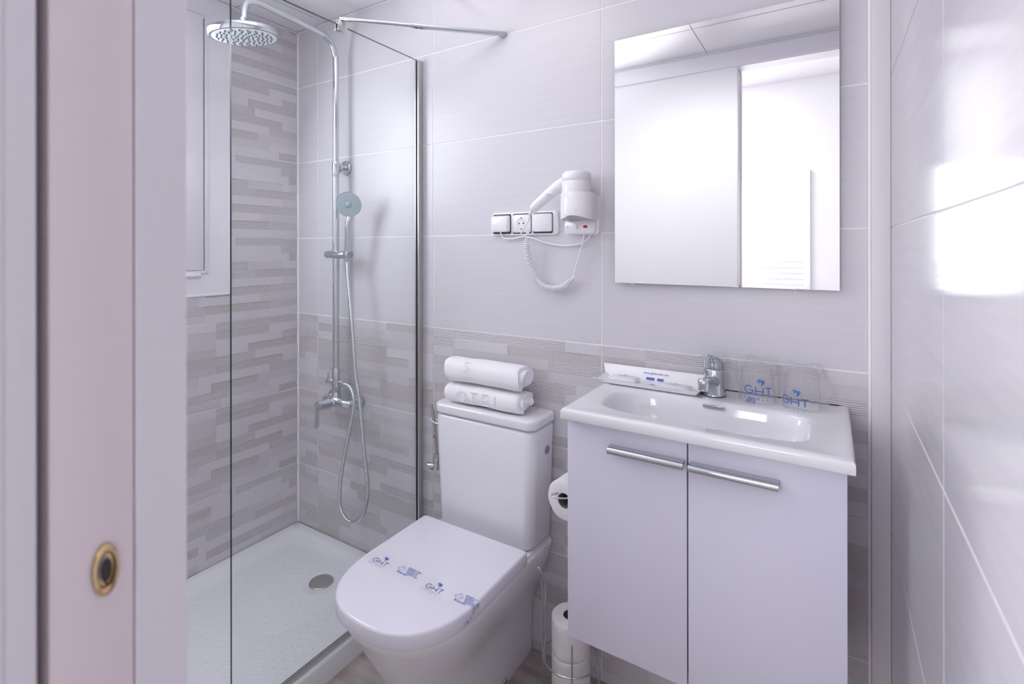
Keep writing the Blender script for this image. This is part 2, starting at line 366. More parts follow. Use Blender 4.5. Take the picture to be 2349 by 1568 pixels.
PD = [[(0, .14, 'M'), (.14, .60, 'R'), (.60, TW, 'L')], [(0, .14, 'D'), (.14, .6, 'M'), (.6, TW, 'M')], [(0, .14, 'R'), (.14, .5, 'M'), (.5, TW, 'R')]]+pat(23)[3:]
MI = {'plain': 1, 'L': 2, 'M': 3, 'D': 4, 'R': 5}
def tiled_wall(name, O, U, N, u0, u1, first, decor, patf, holes=(), side='tile'):
    O, U, N = Vector(O), Vector(U), Vector(N); bm = new()
    P = lambda u, v, d: O+U*u+Vector((0, 0, v))+N*d
    def put(a, b, c, d_, dep, mi):
        rects = [(a, b, c, d_)]
        for h in holes:
            nr = []
            for (p, q, r, s) in rects:
                if q <= h[0] or p >= h[1] or s <= h[2] or r >= h[3]: nr.append((p, q, r, s)); continue
                if p < h[0]: nr.append((p, h[0], r, s))
                if q > h[1]: nr.append((h[1], q, r, s))
                m0, m1 = max(p, h[0]), min(q, h[1])
                if r < h[2]: nr.append((m0, m1, r, h[2]))
                if s > h[3]: nr.append((m0, m1, h[3], s))
            rects = nr
        for (p, q, r, s) in rects:
            if q-p < .0005 or s-r < .0005: continue
            A, B, D, E_ = P(p, r, dep), P(q, r, dep), P(q, s, dep), P(p, s, dep)
            quad(bm, [A, B, D, E_], mi)
            if dep > 0:
                a_, b__, d__, e_ = P(p, r, 0), P(q, r, 0), P(q, s, 0), P(p, s, 0)
                for x, y, z, w_ in ((A, B, b__, a_), (B, D, d__, b__), (D, E_, e_, d__), (E_, A, a_, e_)): quad(bm, [x, y, z, w_], mi)
    put(u0, u1, 0, CEIL, 0.0, 0)
    put(u0, u1, 0, CEIL, -0.06, 0)
    k0 = math.floor((u0-first)/TW)
    col = k0
    while first+col*TW < u1:
        a = first+col*TW
        for row in range(-1, 7):
            z0 = row*TH; z1 = z0+TH
            if z1 > CEIL+.3 or z0 < -.01: continue
            zz1 = min(z1-GR, CEIL); zz0 = z0+GR
            if not decor(z0): put(max(a+GR, u0), min(a+TW-GR, u1), zz0, zz1, 0.0015, 1)
            else:
                pt = patf(col, row); sh = TH/10
                for i, rw in enumerate(pt):
                    t0, t1 = z1-(i+1)*sh, z1-i*sh
                    for (p, q, ty) in rw:
                        pa, pb = max(a+p, u0, a+GR), min(a+q, u1, a+TW-GR)
                        dep = {'L': .0030, 'M': .0022, 'D': .0012, 'R': .0020}[ty]
                        if pb > pa: put(pa, pb, max(t0, zz0), min(t1, zz1), dep, MI[ty])
        col += 1
    return obj(name, bm, [M['grout'], M[side], M['s_light'], M['s_mid'], M['s_dark'], M['s_rib']], kind='structure', recalc=False)
tiled_wall('wall_back', (0, 0, 0), (1, 0, 0), (0, -1, 0), 0, RW, .1437-TW, lambda z: z < 0.95,
           lambda c, r: {(2, 2): PC, (3, 2): PD}.get((c, r), pat(c*7+r*13+5)))
WY0, WY1, WZ0, WZ1 = -1.12, -0.321, 1.163, 2.363
tiled_wall('wall_left', (0, FY, 0), (0, 1, 0), (1, 0, 0), 0, -FY, -FY-TW, lambda z: True, lambda c, r: PA if r in (1, 2, 5) else PB,
           holes=[(WY0-FY+.004, WY1-FY-.004, WZ0+.004, WZ1+.1)])
tiled_wall('wall_right', (RW, 0, 0), (0, -1, 0), (-1, 0, 0), 0, 1.44, 0.675-TW, lambda z: False, None, side='tile_side')
# floor runs on through the doorway
bm = new(); box(bm, -.06, RW, FY-.095, .06, -.06, 0); obj('floor', bm, M['floor'], kind='structure')
bm = new(); box(bm, .2, 3.6, -3.3, FY-.0951, -.06, 0); obj('floor', bm, M['floor'], kind='structure')
# suspended ceiling with panel joints
bm = new(); box(bm, -.06, RW, FY-.08, .06, CEIL, CEIL+.04)
for x in (.203, .892, 1.581, 2.19): quad(bm, [(x-.0015, FY, CEIL-.0006), (x-.0015, 0, CEIL-.0006), (x+.0015, 0, CEIL-.0006), (x+.0015, FY, CEIL-.0006)], 1)
for x in (.203,): quad(bm, [(x+.022, FY, CEIL-.0006), (x+.022, 0, CEIL-.0006), (x+.0235, 0, CEIL-.0006), (x+.0235, FY, CEIL-.0006)], 1)
for y in (-.30, -.98): quad(bm, [(0, y-.0015, CEIL-.0006), (RW, y-.0015, CEIL-.0006), (RW, y+.0015, CEIL-.0006), (0, y+.0015, CEIL-.0006)], 1)
obj('ceiling', bm, [M['ceiling'], M['gap']], kind='structure')
bm = new(); box(bm, 0, RW, -.009, 0, CEIL-.0075, CEIL-.0022); box(bm, 0, .009, FY, -.009, CEIL-.0075, CEIL-.0022); obj('trim_1', bm, M['frame'], kind='structure')
bm = new(); box(bm, 0, RW, -.0075, 0, CEIL-.0022, CEIL); box(bm, 0, .0075, FY, -.0075, CEIL-.0022, CEIL); obj('trim_8', bm, M['gap'], kind='structure')
bm = new(); loft(bm, [[Vector((.0005, -.0075, z)), Vector((.0075, -.0005, z)), Vector((.0005, -.0005, z))] for z in (.07, CEIL-.008)]); obj('trim_9', bm, M['grout'], kind='structure')
# white boxed corner beside the basin
bm = new(); box(bm, 2.2035, RW-.0016, -.036, -.0016, 0, CEIL-.005, .002); obj('trim_2', bm, M['paint'], smooth=True, kind='structure')
bm = new(); box(bm, 2.1985, 2.2034, -.006, -.0016, 0, CEIL-.005); obj('trim_3', bm, M['grout'], kind='structure')
# front wall with the doorway the picture is taken through
bm = new(); box(bm, -.06, JX-.004, FY-.031, FY, 0, CEIL); box(bm, JX-.004, RW, FY-.031, FY, 2.262, CEIL); obj('wall_front', bm, M['frontwall'], kind='structure')
bm = new(); box(bm, -.06, JX-.004, FY-.096, FY-.082, 0, 2.7); box(bm, JX-.004, RW, FY-.096, FY-.082, 2.262, 2.7); box(bm, RW, 3.6, FY-.128, FY-.082, 0, 2.7)
box(bm, JX-.004, RW, FY-.082, FY-.031, 2.262, CEIL); obj('wall_front_outer', bm, M['frontwall'], kind='structure')
bm = new(); box(bm, .25, 2.236, FY, FY+.010, 2.265, 2.345, .002); obj('trim_4', bm, M['frame'], kind='structure')
bm = new(); box(bm, JX-.004, JX, FY-.032, FY, 0, 2.262, .001); obj('trim_5', bm, M['jamb'], kind='structure')
bm = new(); box(bm, JX-.004, JX, FY-.096, FY-.0815, 0, 2.262, .001); box(bm, JX-.0045, JX+.0015, FY-.135, FY-.0955, 0, 2.29, .0015); obj('trim_6', bm, M['jamb'], smooth=True, kind='structure')
bm = new(); box(bm, JX-.06, JX-.03, FY-.082, FY-.031, 0, 2.262); obj('trim_7', bm, M['dark'], kind='structure')
# sliding door standing in its pocket, brass edge pull
bm = new(); box(bm, 1.05, JX-.001, FY-.0760, FY-.0325, .01, 2.255, .001)
dr = obj('door_1', bm, M['door'], smooth=True, kind='structure')
PZ, PY = 1.150, FY-.0485
bm = new(); rot_ring(bm, [(.0105, -.0009), (.0165, -.0009), (.0168, .0006), (.0160, .0018), (.0118, .0022), (.0110, .0012), (.0105, -.0009)], (JX-.0005, PY, PZ), 'X', 48, caps=False)
rot_ring(bm, [(.0108, .0016), (.0104, -.0006), (.006, -.0008)], (JX-.0003, PY, PZ), 'X', 40, caps=False)
for v in bm.verts: v.co.y = PY+(v.co.y-PY)*.43
fp = sub('finger_pull', bm, M['brass'], dr, smooth=True, angle=60); lab(fp, 'round brass finger pull')
bm = new(); rot_ring(bm, [(.0075, .0012), (.0001, .0014)], (JX, PY, PZ), 'X', 24, caps=False)
box(bm, JX, JX+.0013, PY-.0012, PY+.0012, PZ-.009, PZ+.004)
for v in bm.verts: v.co.y = PY+(v.co.y-PY)*.43
sub('pull_recess', bm, M['dark'], dr)
# window over the shower
bm = new()
def framebox(bm, y0, y1, z0, z1, wd, x0, x1, bev=.002):
    box(bm, x0, x1, y0, y0+wd, z0, z1, bev); box(bm, x0, x1, y1-wd, y1, z0, z1, bev); box(bm, x0, x1, y0+wd, y1-wd, z0, z0+wd, bev); box(bm, x0, x1, y0+wd, y1-wd, z1-wd, z1, bev)
def mitred(bm, y0, y1, z0, z1, wd, xo, xi, back):
    o = [(y0, z0), (y1, z0), (y1, z1), (y0, z1)]; i = [(y0+wd, z0+wd), (y1-wd, z0+wd), (y1-wd, z1-wd), (y0+wd, z1-wd)]
    for k in range(4):
        l = (k+1) % 4
        A = [Vector((xo, *o[k])), Vector((xo, *o[l])), Vector((xi, *i[l])), Vector((xi, *i[k]))]; B = [Vector((back, v.y, v.z)) for v in A]
        bmA = [bm.verts.new(v) for v in A+B]
        for q in ((0, 1, 2, 3), (7, 6, 5, 4), (0, 4, 5, 1), (1, 5, 6, 2), (2, 6, 7, 3), (3, 7, 4, 0)): bm.faces.new([bmA[j] for j in q])
mitred(bm, WY0, WY1, WZ0, CEIL-.006, .088, .006, .0005, -.05)
framebox(bm, WY0-.004, WY1+.002, WZ0-.002, CEIL-.007, .008, .000, .008, .002)
wn = obj('window_1', bm, M['frame'], kind='structure')
bm = new(); framebox(bm, WY0+.089, WY1-.089, WZ0+.089, CEIL-.07, .012, -.03, .0045, .001)
framebox(bm, WY0+.108, WY1-.108, WZ0+.103, CEIL-.083, .12, -.035, .006, .003); sub('window_sash', bm, M['frame'], wn, smooth=True)
bm = new(); box(bm, -.028, -.020, WY0+.21, WY1-.21, WZ0+.21, CEIL-.19); sub('window_pane', bm, M['winglow'], wn)
bm = new(); box(bm, .001, .012, WY1-.205, WY1-.118, WZ0+.076, WZ0+.090, .004); sub('window_hinge_cap', bm, M['frame'], wn, smooth=True)
# bedroom behind the camera
bm = new(); box(bm, .2, 3.6, -3.30, -3.22, 0, 2.7); box(bm, .2, .28, -3.22, FY-.128, 0, 2.7); box(bm, 3.52, 3.6, -3.22, FY-.128, 0, 2.7)
obj('wall_bedroom', bm, M['frontwall'], kind='structure')
bm = new(); box(bm, .2, 3.6, -3.30, FY-.082, 2.7, 2.74); obj('ceiling_bedroom', bm, M['ceiling'], kind='structure')
bm = new(); framebox(bm, .91, 1.99, 1.01, 1.97, .04, -.02, .004)
for v in bm.verts: v.co = Vector((v.co.y, -3.20+v.co.x, v.co.z))
wb = obj('window_2', bm, M['frame'], kind='structure')
bm = new(); box(bm, .94, 1.96, -3.215, -3.195, 1.05, 1.93); sub('window_pane', bm, M['bedwin'], wb)
bm = new()
for k in range(5): box(bm, .95, 1.95, -3.165, -3.155, 1.045+.045*k, 1.067+.045*k)
lab(sub('shutter_slats', bm, M['frame'], wb), 'horizontal white shutter slats')

# ================================================================== SHOWER
t = thing('shower_tray', 'white acrylic shower tray with dimpled floor below the tiled corner', 'shower tray', (.395, -.65, 0))
bm = new(); TX0, TX1, TY0, TY1 = .004, .790, FY+.002, -.005
rings = [rrect(TX0, TX1, TY0, TY1, .006, 0), rrect(TX0, TX1, TY0, TY1, .006, .064), rrect(TX0+.001, TX1-.001, TY0+.001, TY1-.001, .006, .069), rrect(TX0+.004, TX1-.004, TY0+.004, TY1-.004, .006, .073),
         rrect(.034, .750, TY0+.03, -.035, .05, .0728), rrect(.040, .744, TY0+.036, -.041, .055, .070), rrect(.046, .738, TY0+.04, -.047, .06, .063),
         rrect(.070, .716, TY0+.06, -.070, .075, .046), rrect(.080, .706, TY0+.07, -.080, .08, .0425), rrect(.095, .690, TY0+.085, -.095, .08, .0415)]
loft(bm, rings, True, True)
DC = (.425, -.200)
for i in range(18):
    for j in range(34):
        x = .118+i*.033; y = -.118-j*.033+(.0165 if i % 2 else 0)
        if x > .68 or y > -.11 or y < TY0+.10 or (x-DC[0])**2+(y-DC[1])**2 < .011: continue
        rot_ring(bm, [(.0072, .0414), (.0055, .0421), (.0028, .0426), (.0002, .0427)], (x, y, 0), 'Z', 8, caps=False)
rot_ring(bm, [(.088, .0413), (.080, .0428), (.074, .0418), (.0555, .0418), (.052, .0400), (.048, .0400)], (*DC, 0), 'Z', 48, caps=False)
obj('basin_shell', bm, M['tray'], t, smooth=True, angle=50)
bm = new(); rot_ring(bm, [(.0465, .0405), (.0465, .0435), (.0455, .0452), (.0425, .0460), (.0002, .0462)], (*DC, 0), 'Z', 48)
lab(obj('drain_cover', bm, M['satin'], t, smooth=True, angle=60), 'round polished metal drain cover')

t = thing('shower_screen', 'fixed clear glass shower screen on the edge of the shower tray', 'shower screen', (.767, -.37, .0732))
GX = .767
bm = new(); box(bm, GX-.004, GX+.004, -.745, -.014, .078, 2.078)
for f in bm.faces:
    f.material_index = 0 if abs(f.normal.x) > .5 else 1
bm.normal_update()
for f in bm.faces: f.material_index = 0 if abs(f.normal.x) > .5 else 1
obj('glass_panel', bm, [M['glass'], M['glassedge']], t, recalc=False)
bm = new(); box(bm, GX-.009, GX-.0042, -.026, -.0032, .0735, 2.078, .001); box(bm, GX+.0042, GX+.011, -.026, -.0032, .0735, 2.078, .001); box(bm, GX-.0042, GX+.0042, -.0125, -.0032, .0735, 2.078)
obj('wall_profile', bm, M['satin'], t)
bm = new(); box(bm, GX-.005, GX+.0090, -.745, -.027, .0735, .0775); box(bm, GX+.0047, GX+.0090, -.745, -.027, .0775, .090); lab(obj('bottom_profile', bm, M['satin'], t), 'aluminium strip along the bottom edge')
bm = new(); box(bm, GX-.0050, GX+.0046, -.745, -.027, .0778, .0835); lab(obj('bottom_seal', bm, M['dark'], t), 'dark rubber seal under the glass')
# stabiliser bar from glass to wall
A, B = Vector((GX+.001, -.389, 2.098)), Vector((1.158, -.010, 2.098)); d = (B-A).normalized(); Mm = A.lerp(B, .42)
def flatbar(bm, a, b, hh, ww):
    d = (b-a).normalized(); s = Vector((-d.y, d.x, 0)); n = 20
    rg = [[p+s*(ww*cos(2*pi*k/n))+Vector((0, 0, 1))*(hh*(abs(sin(2*pi*k/n))**.75*(1 if sin(2*pi*k/n) > 0 else -1))) for k in range(n)] for p in (a, b)]
    loft(bm, rg)
bm = new(); flatbar(bm, A, Mm, .0065, .009); br = obj('support_bar', bm, M['chrome'], t, smooth=True, angle=50)
bm = new(); flatbar(bm, Mm-d*.002, B, .0085, .011); sub('bar_sleeve', bm, M['chrome'], br, smooth=True, angle=50)
bm = new(); cyl(bm, B+Vector((-.008, -.012, 0)), B+Vector((-.008, -.0135, 0)), .004, 20); lab(sub('bar_screw', bm, M['black'], br), 'dark screw hole at the wall end')
bm = new(); box(bm, B.x-.018, B.x+.006, -.018, -.0016, B.z-.010, B.z+.010, .006, 3); sub('wall_mount', bm, M['chrome'], br, smooth=True)
bm = new(); box(bm, GX+.0042, GX+.011, -.402, -.366, 2.058, 2.090, .0015); box(bm, GX-.010, GX-.0042, -.402, -.366, 2.058, 2.090, .0015); box(bm, GX-.010, GX+.010, -.402, -.366, 2.0785, 2.0905, .0015)
obj('glass_clamp', bm, M['satin'], t, smooth=True)

SX, SY = .341, -.060
t = thing('shower_column', 'chrome shower column with round overhead rain head on the end wall', 'shower', (SX, -.03, .705))
def ring_pts(*a): return spline([Vector(p) for p in a], 10)
bm = new()
riser = [(SX, SY, z) for z in (.835, 1.2, 1.7, 2.12)]+[(SX, SY-.004, 2.170), (SX, SY-.018, 2.207), (SX, SY-.050, 2.232), (SX, SY-.09, 2.241), (SX, SY-.2, 2.249), (SX, SY-.335, 2.254), (SX, SY-.368, 2.250), (SX, SY-.389, 2.234), (SX, SY-.398, 2.205), (SX, SY-.400, 2.165)]
sweep(bm, resample(spline(riser, 16), .008), .0120, 24); obj('riser_pipe', bm, M['chrome'], t, smooth=True)
bm = new(); cyl(bm, (SX, SY, .80), (SX, SY, 1.66), .0135, 28); cyl(bm, (SX, SY, 1.655), (SX, SY, 1.718), .0150, 28, bev=.001); obj('riser_sleeve', bm, M['chrome'], t, smooth=True)
HX, HY, TILT = SX, SY-.400, -.135
bm = new(); rot_ring(bm, [(.0135, .045), (.0135, .018), (.016, .014), (.016, .008), (.030, .005), (.100, .003), (.1125, .0015), (.1140, -.0005), (.1145, -.003), (.1145, -.0200), (.1135, -.0222), (.1105, -.0232), (.1060, -.0225), (.0002, -.0225)], (HX, HY, 2.131), (0, TILT, 1), 72)
hd = obj('rain_head', bm, M['chrome'], t, smooth=True, angle=45)
bm = new(); rot_ring(bm, [(.1055, -.0228), (.0001, -.0236)], (HX, HY, 2.131), (0, TILT, 1), 64, caps=False); lab(sub('spray_plate', bm, M['ceramic'], hd), 'pale spray plate')
bm = new()
for rr, n in ((.012, 5), (.028, 9), (.044, 14), (.060, 18), (.074, 20), (.088, 22)):
    for k in range(n):
        a = 2*pi*(k+.5*(n % 3))/n; rot_ring(bm, [(.0038, 0), (.0032, -.004), (.0016, -.0056), (.0002, -.006)], (HX+rr*cos(a), HY+rr*sin(a)+TILT*-.023, 2.1078-rr*sin(a)*TILT), (0, TILT, 1), 8, caps=False)
no = sub('nozzle', bm, M['nozzle'], hd, smooth=True); no['kind'] = 'stuff'; lab(no, 'rings of grey rubber nozzles')
bm = new(); cyl(bm, (SX, -.0016, 1.700), (SX, -.014, 1.700), .030, 40, bev=.003); cyl(bm, (SX, -.012, 1.700), (SX, SY+.012, 1.700), .010, 24); cyl(bm, (SX, -.030, 1.700), (SX, -.048, 1.700), .016, 24, bev=.003)
cyl(bm, (SX+.002, SY+.020, 1.685), (SX+.026, SY+.016, 1.672), .006, 16, bev=.001)
obj('wall_bracket', bm, M['chrome'], t, smooth=True)
bm = new(); cyl(bm, (.298, -.072, 1.326), (.425, -.072, 1.326), .0165, 36, bev=.003); cyl(bm, (SX-.012, -.068, 1.338), (SX-.012, -.068, 1.349), .0045, 16)
rot_ring(bm, [(.0150, 0), (.0185, .004), (.0185, .026), (.0150, .030)], (.428, -.078, 1.3265), (1, -.25, 0), 32); obj('slider', bm, M['chrome'], t, smooth=True)
bm = new(); cyl(bm, (SX, SY, .735), (SX, SY, .845), .0172, 32, bev=.001); cyl(bm, (SX-.002, SY-.004, .790), (SX-.043, SY-.014, .788), .0115, 24, bev=.003)
cyl(bm, (SX-.036, SY-.012, .795), (SX-.036, SY-.012, .822), .0035, 12); cyl(bm, (SX+.012, SY, .784), (SX+.046, SY-.002, .784), .0085, 20, bev=.001); cyl(bm, (SX+.026, SY, .784), (SX+.046, SY-.002, .784), .0115, 6)
obj('diverter', bm, M['chrome'], t, smooth=True)
bm = new()
bar = [(SX-.076, -.030, .702), (SX-.074, -.050, .702), (SX-.055, -.062, .703), (SX-.025, -.064, .705), (SX, -.064, .706), (SX+.025, -.064, .705), (SX+.055, -.062, .703), (SX+.074, -.050, .702), (SX+.076, -.030, .702)]
pp = spline(bar, 8); sweep(bm, pp, lambda u: .0165+.009*math.exp(-((u-.5)/.13)**2), 28)
for s in (-1, 1):
    cyl(bm, (SX+.076*s, -.0016, .702), (SX+.076*s, -.017, .702), .032, 40, bev=.004); cyl(bm, (SX+.076*s, -.015, .702), (SX+.076*s, -.034, .702), .020, 6)
cyl(bm, (SX, SY, .71), (SX, SY, .745), .024, 32, r1=.017); mb = obj('mixer_body', bm, M['chrome'], t, smooth=True)
bm = new(); rot_ring(bm, [(.022, 0), (.0235, .006), (.021, .010), (.0205, .062), (.0190, .068), (.0001, .069)], (SX, -.082, .703), (-.05, -1, .03), 40); lv = obj('mixer_lever', bm, M['chrome'], t, smooth=True)
bm = new(); pts = [rrect(-.0125, .0125, -.003, .003, .0028, 0)]
def blade(bm, z0, z1, w0, w1, y, th):
    rg = []
    for k in range(13):
        u = k/12; z = z0+(z1-z0)*u; ww = w0+(w1-w0)*u
        if u > .85: ww *= math.sqrt(max(0.02, 1-((u-.85)/.15)**2))
        rg.append([Vector((SX-.003+ww*cx_, y-th*cy_-.006*u, z)) for cx_, cy_ in ((-1, 0), (-.9, .6), (-.6, 1), (.6, 1), (.9, .6), (1, 0), (.9, -.6), (.6, -1), (-.6, -1), (-.9, -.6))])
    loft(bm, rg)
blade(bm, .720, .612, .0165, .0150, -.147, .0035); rot_ring(bm, [(.0001, -.004), (.0195, -.003), (.0205, .0), (.0195, .004), (.0001, .005)], (SX-.003, -.1485, .704), (0, -1, 0), 36)
sub('lever_blade', bm, M['chrome'], lv, smooth=True)

t = thing('hand_shower', 'round chrome hand shower in its slider with a looping metal hose', 'shower head', (.44, -.085, 1.30))
hb, ht, hc = Vector((.439, -.083, 1.298)), Vector((.460, -.094, 1.45)), Vector((.478, -.106, 1.530))
fn = Vector((.52, -.80, -.26)).normalized()
bm = new(); hp = spline([hb, hb.lerp(ht, .5), ht, Vector((.466, -.090, 1.480)), hc-fn*.024+Vector((0, 0, -.018))], 10)
sweep(bm, hp, lambda u: .0120+.0030*u+(0.004*max(0, u-.75)/.25), 24); obj('handle', bm, M['chrome'], t, smooth=True)
bm = new(); rot_ring(bm, [(.012, -.022), (.030, -.018), (.046, -.008), (.0505, .000), (.0510, .005), (.0485, .008), (.0001, .0082)], hc, fn, 56); obj('head_shell', bm, M['chrome'], t, smooth=True, angle=50)
bm = new(); rot_ring(bm, [(.0475, .0084), (.0470, .0098), (.0145, .0102)], hc, fn, 56, caps=False)
rot_ring(bm, [(.0132, .0096), (.0125, .0104), (.0001, .0104)], hc, fn, 40, caps=False); rot_ring(bm, [(.0150, .0088), (.0130, .0088)], hc, fn, 40, caps=False)
lab(obj('spray_face', bm, M['sprayface'], t, smooth=True, angle=50), 'grey-blue dotted spray face')
bm = new(); a1_ = fn.orthogonal().normalized(); b1_ = fn.cross(a1_)
for rr, n in ((.020, 10), (.028, 16), (.036, 22), (.042, 28)):
    for k in range(n):
        q = hc+a1_*(rr*cos(2*pi*k/n))+b1_*(rr*sin(2*pi*k/n)); rot_ring(bm, [(.0010, .0096), (.0008, .0108), (.0001, .0109)], q, fn, 6, caps=False)
nz = obj('spray_nozzle', bm, M['ceiling'], t); nz['kind'] = 'stuff'
HS = [(0.439,-0.083,1.300), (0.448,-0.088,1.255), (0.456,-0.090,1.209), (0.478,-0.095,1.087), (0.493,-0.098,.975), (0.506,-0.100,0.862), (0.524,-0.100,0.777), (0.539,-0.100,0.693), (0.558,-0.100,0.541), (0.576,-0.100,0.425), (0.571,-0.100,0.355), (0.543,-0.100,0.287), (0.495,-0.098,0.250), (0.444,-0.094,0.246), (0.405,-0.090,0.280), (0.397,-0.088,0.340), (0.407,-0.085,0.431), (0.433,-0.082,0.544), (0.459,-0.080,0.647), (0.475,-0.080,0.715), (0.468,-0.078,0.755), (0.438,-0.070,0.780), (0.401,-0.063,0.784), (.388, -.062, .784)]
hp = resample(spline(HS, 24), .0014)
bm = new(); sweep(bm, hp, [(.0070, .0081, .0085, .0079)[i % 4] for i in range(len(hp))], 12); obj('metal_hose', bm, M['chrome'], t, smooth=True, angle=180)
bm = new(); cyl(bm, (.439, -.083, 1.302), (.441, -.084, 1.272), .0095, 20, bev=.001); obj('hose_nut', bm, M['chrome'], t, smooth=True)
bm = new(); cyl(bm, (.386, -.062, .784), (.404, -.063, .784), .0095, 20, bev=.001); obj('hose_nut', bm, M['chrome'], t, smooth=True)

# ================================================================== TOILET
TC = 1.150
def dring(w_, yb, yf, z, Lf=.225, ex=2.35, n=40, rb=.012):
    """D outline: straight back and sides, rounded front; right-back round to left-back"""
    pts = []
    ys = yf+Lf
    for k in range(4): pts.append(Vector((TC-w_+rb+(2*w_-2*rb)*k/3, yb, z)))
    for k in range(1, 5): a = pi/2*(1-k/4); pts.append(Vector((TC+w_-rb+rb*cos(a), yb-rb+rb*sin(a), z)))
    for k in range(1, 6): pts.append(Vector((TC+w_, (yb-rb)+(ys-yb+rb)*k/6, z)))
    for k in range(n+1):
        a = pi*k/n; c, s = cos(a), sin(a)
        pts.append(Vector((TC+w_*abs(c)**(2/ex)*(1 if c > 0 else -1), ys-Lf*abs(s)**(2/ex), z)))
    for k in range(1, 6): pts.append(Vector((TC-w_, ys+(yb-rb-ys)*k/6, z)))
    for k in range(4): a = pi/2*k/4; pts.append(Vector((TC-w_+rb-rb*cos(a), yb-rb+rb*sin(a), z)))
    return pts
t = thing('toilet', 'white close-coupled ceramic toilet with closed lid and square cistern', 'toilet', (TC, -.33, 0))
bm = new()
sec = [(0, .117, -.470, .20), (.010, .119, -.474, .20), (.08, .119, -.488, .20), (.14, .120, -.510, .205), (.19, .127, -.533, .21), (.24, .144, -.556, .215), (.29, .165, -.582, .22), (.33, .180, -.602, .225), (.365, .190, -.622, .225), (.388, .195, -.635, .225), (.397, .195, -.636, .225), (.4015, .192, -.632, .223)]
rings = [dring(w_, -.0035, yf, z, L) for z, w_, yf, L in sec]
# rear shelf that carries the cistern stays above the tapering foot
loft(bm, rings); obj('bowl', bm, M['ceramic'], t, smooth=True, angle=60)
bm = new(); box(bm, TC-.172, TC+.186, -.172, -.004, .4012, .4085, .003); obj('cistern_shelf', bm, M['ceramic'], t, smooth=True)
bm = new()
LW = .2035
def lring(ins, z): return dring(LW-ins, -.180-ins, -.648+ins, z, .235-ins*.5, 2.45, 40, .010)
rg = [lring(.006, .4035), lring(.002, .405), lring(0, .408)]+[lring(0, .4385)]+[lring(.008*(1-cos(pi/2*k/6)), .4385+.0075*sin(pi/2*k/6)) for k in range(1, 7)]
loft(bm, rg); obj('seat_lid', bm, M['seat'], t, smooth=True, angle=50)
bm = new(); x0, x1, y0, y1 = .958, 1.354, -.150, -.004
rg = []
for z, i1, i2, fr in ((.4095, .026, .016, .016), (.413, .018, .008, .010), (.421, .012, .003, .006), (.60, .006, .001, .002), (.775, .001, 0, 0), (.781, .003, .002, .003), (.7845, .010, .008, .008)):
    rg.append(rrect(x0+i1, x1-i1*1.15, y0+fr, y1, None, z, 10, (.018, .018, .034, .034)))
loft(bm, rg); obj('cistern', bm, M['ceramic'], t, smooth=True, angle=60)
bm = new(); pillow(bm, .954, 1.3575, -.154, -.004, .7885, .8215, .034, .010, rs=(.02, .02, .036, .036), n=10); obj('cistern_lid', bm, M['ceramic'], t, smooth=True, angle=60)
bm = new(); cyl(bm, (1.3500, -.056, .708), (1.3545, -.056, .708), .0125, 28, bev=.001); lab(obj('side_plug', bm, M['grey'], t, smooth=True), 'grey round plug on the cistern side')
bm = new(); cyl(bm, (TC+.118, -.183, .022), (TC+.127, -.185, .022), .009, 20, bev=.002); obj('bolt_cap', bm, M['chrome'], t, smooth=True)
bm = new(); rot_ring(bm, [(.034, .8216), (.034, .8228), (.030, .8236), (.0001, .8236)], (1.155, -.077, 0), 'Z', 40); lab(obj('flush_button', bm, M['chrome'], t, smooth=True), 'chrome flush button mostly under the towels')
pl, _ = wordpolys('oca', .004, .0006, .3) if False else (stroke([(0, 0), (.014, 0)], .0028, 0), 0)
decal('maker_mark', pl, lambda u, v: Vector((1.292+u, -.028-u*.02+v, .8219)), M['greyprint'], t)
decal('maker_mark', stroke([(0, 0), (.014, 0)], .003, 0), lambda u, v: Vector((TC+.1962, -.05-u, .392+v)), M['greyprint'], t)

# printed hygiene band over the lid
t = thing('hygiene_band', 'clear printed hygiene band wrapped across the closed toilet lid', 'paper band', (TC, -.45, .4462))
bm = new()
xs = [TC-LW+.004+(2*LW-.008)*k/24 for k in range(25)]
def bandz(x):
    e = max(0, abs(x-TC)-(LW-.012)); return .4468-(0.011-math.sqrt(max(0, .011**2-e*e)))*.9
P0 = [(x, bandz(x)) for x in xs]
side_r = [(TC+LW+.0010, .434), (TC+LW+.0010, .409)]
prof = [(TC-LW-.001, .409), (TC-LW-.001, .434)]+P0+side_r
for (a, az), (b, bz) in zip(prof, prof[1:]):
    s0 = lambda x: -.418-.012*(x-TC)/.2; s1 = lambda x: -.488-.018*(x-TC)/.2
    quad(bm, [(a, s1(a), az), (b, s1(b), bz), (b, s0(b), bz), (a, s0(a), az)])
bmesh.ops.remove_doubles(bm, verts=bm.verts[:], dist=1e-5)
obj('band_strip', bm, M['band'], t, smooth=True)
def onlid(u, v):
    x = u; y = v-.030*(u-TC)
    if x > TC+LW-.006: return Vector((TC+LW+.0013, y, .4440-(x-(TC+LW-.006))))
    return Vector((x, y, bandz(x)+.0004))
def crossmark(cx, cy, s):
    o = [(-.5, -1.5), (.5, -1.5), (.5, -.5), (1.5, -.5), (1.5, .5), (.5, .5), (.5, 1.5), (-.5, 1.5), (-.5, .5), (-1.5, .5), (-1.5, -.5), (-.5, -.5), (-.5, -1.5)]
    pts = [(cx+a*s, cy+b*s) for a, b in o]; P = []
    for a, b in zip(pts, pts[1:]): P += stroke([a, b], .0007, 0)
    return P
for gx in (.990, 1.198):
    big, thin = ght(.0150, palm_at=(2.05, 1.75))
    decal('ght_print', big, lambda u, v: onlid(gx+u, -.463+v), M['blue2'], t); decal('hotels_print', thin, lambda u, v: onlid(gx+u, -.463+v), M['greyprint'], t)
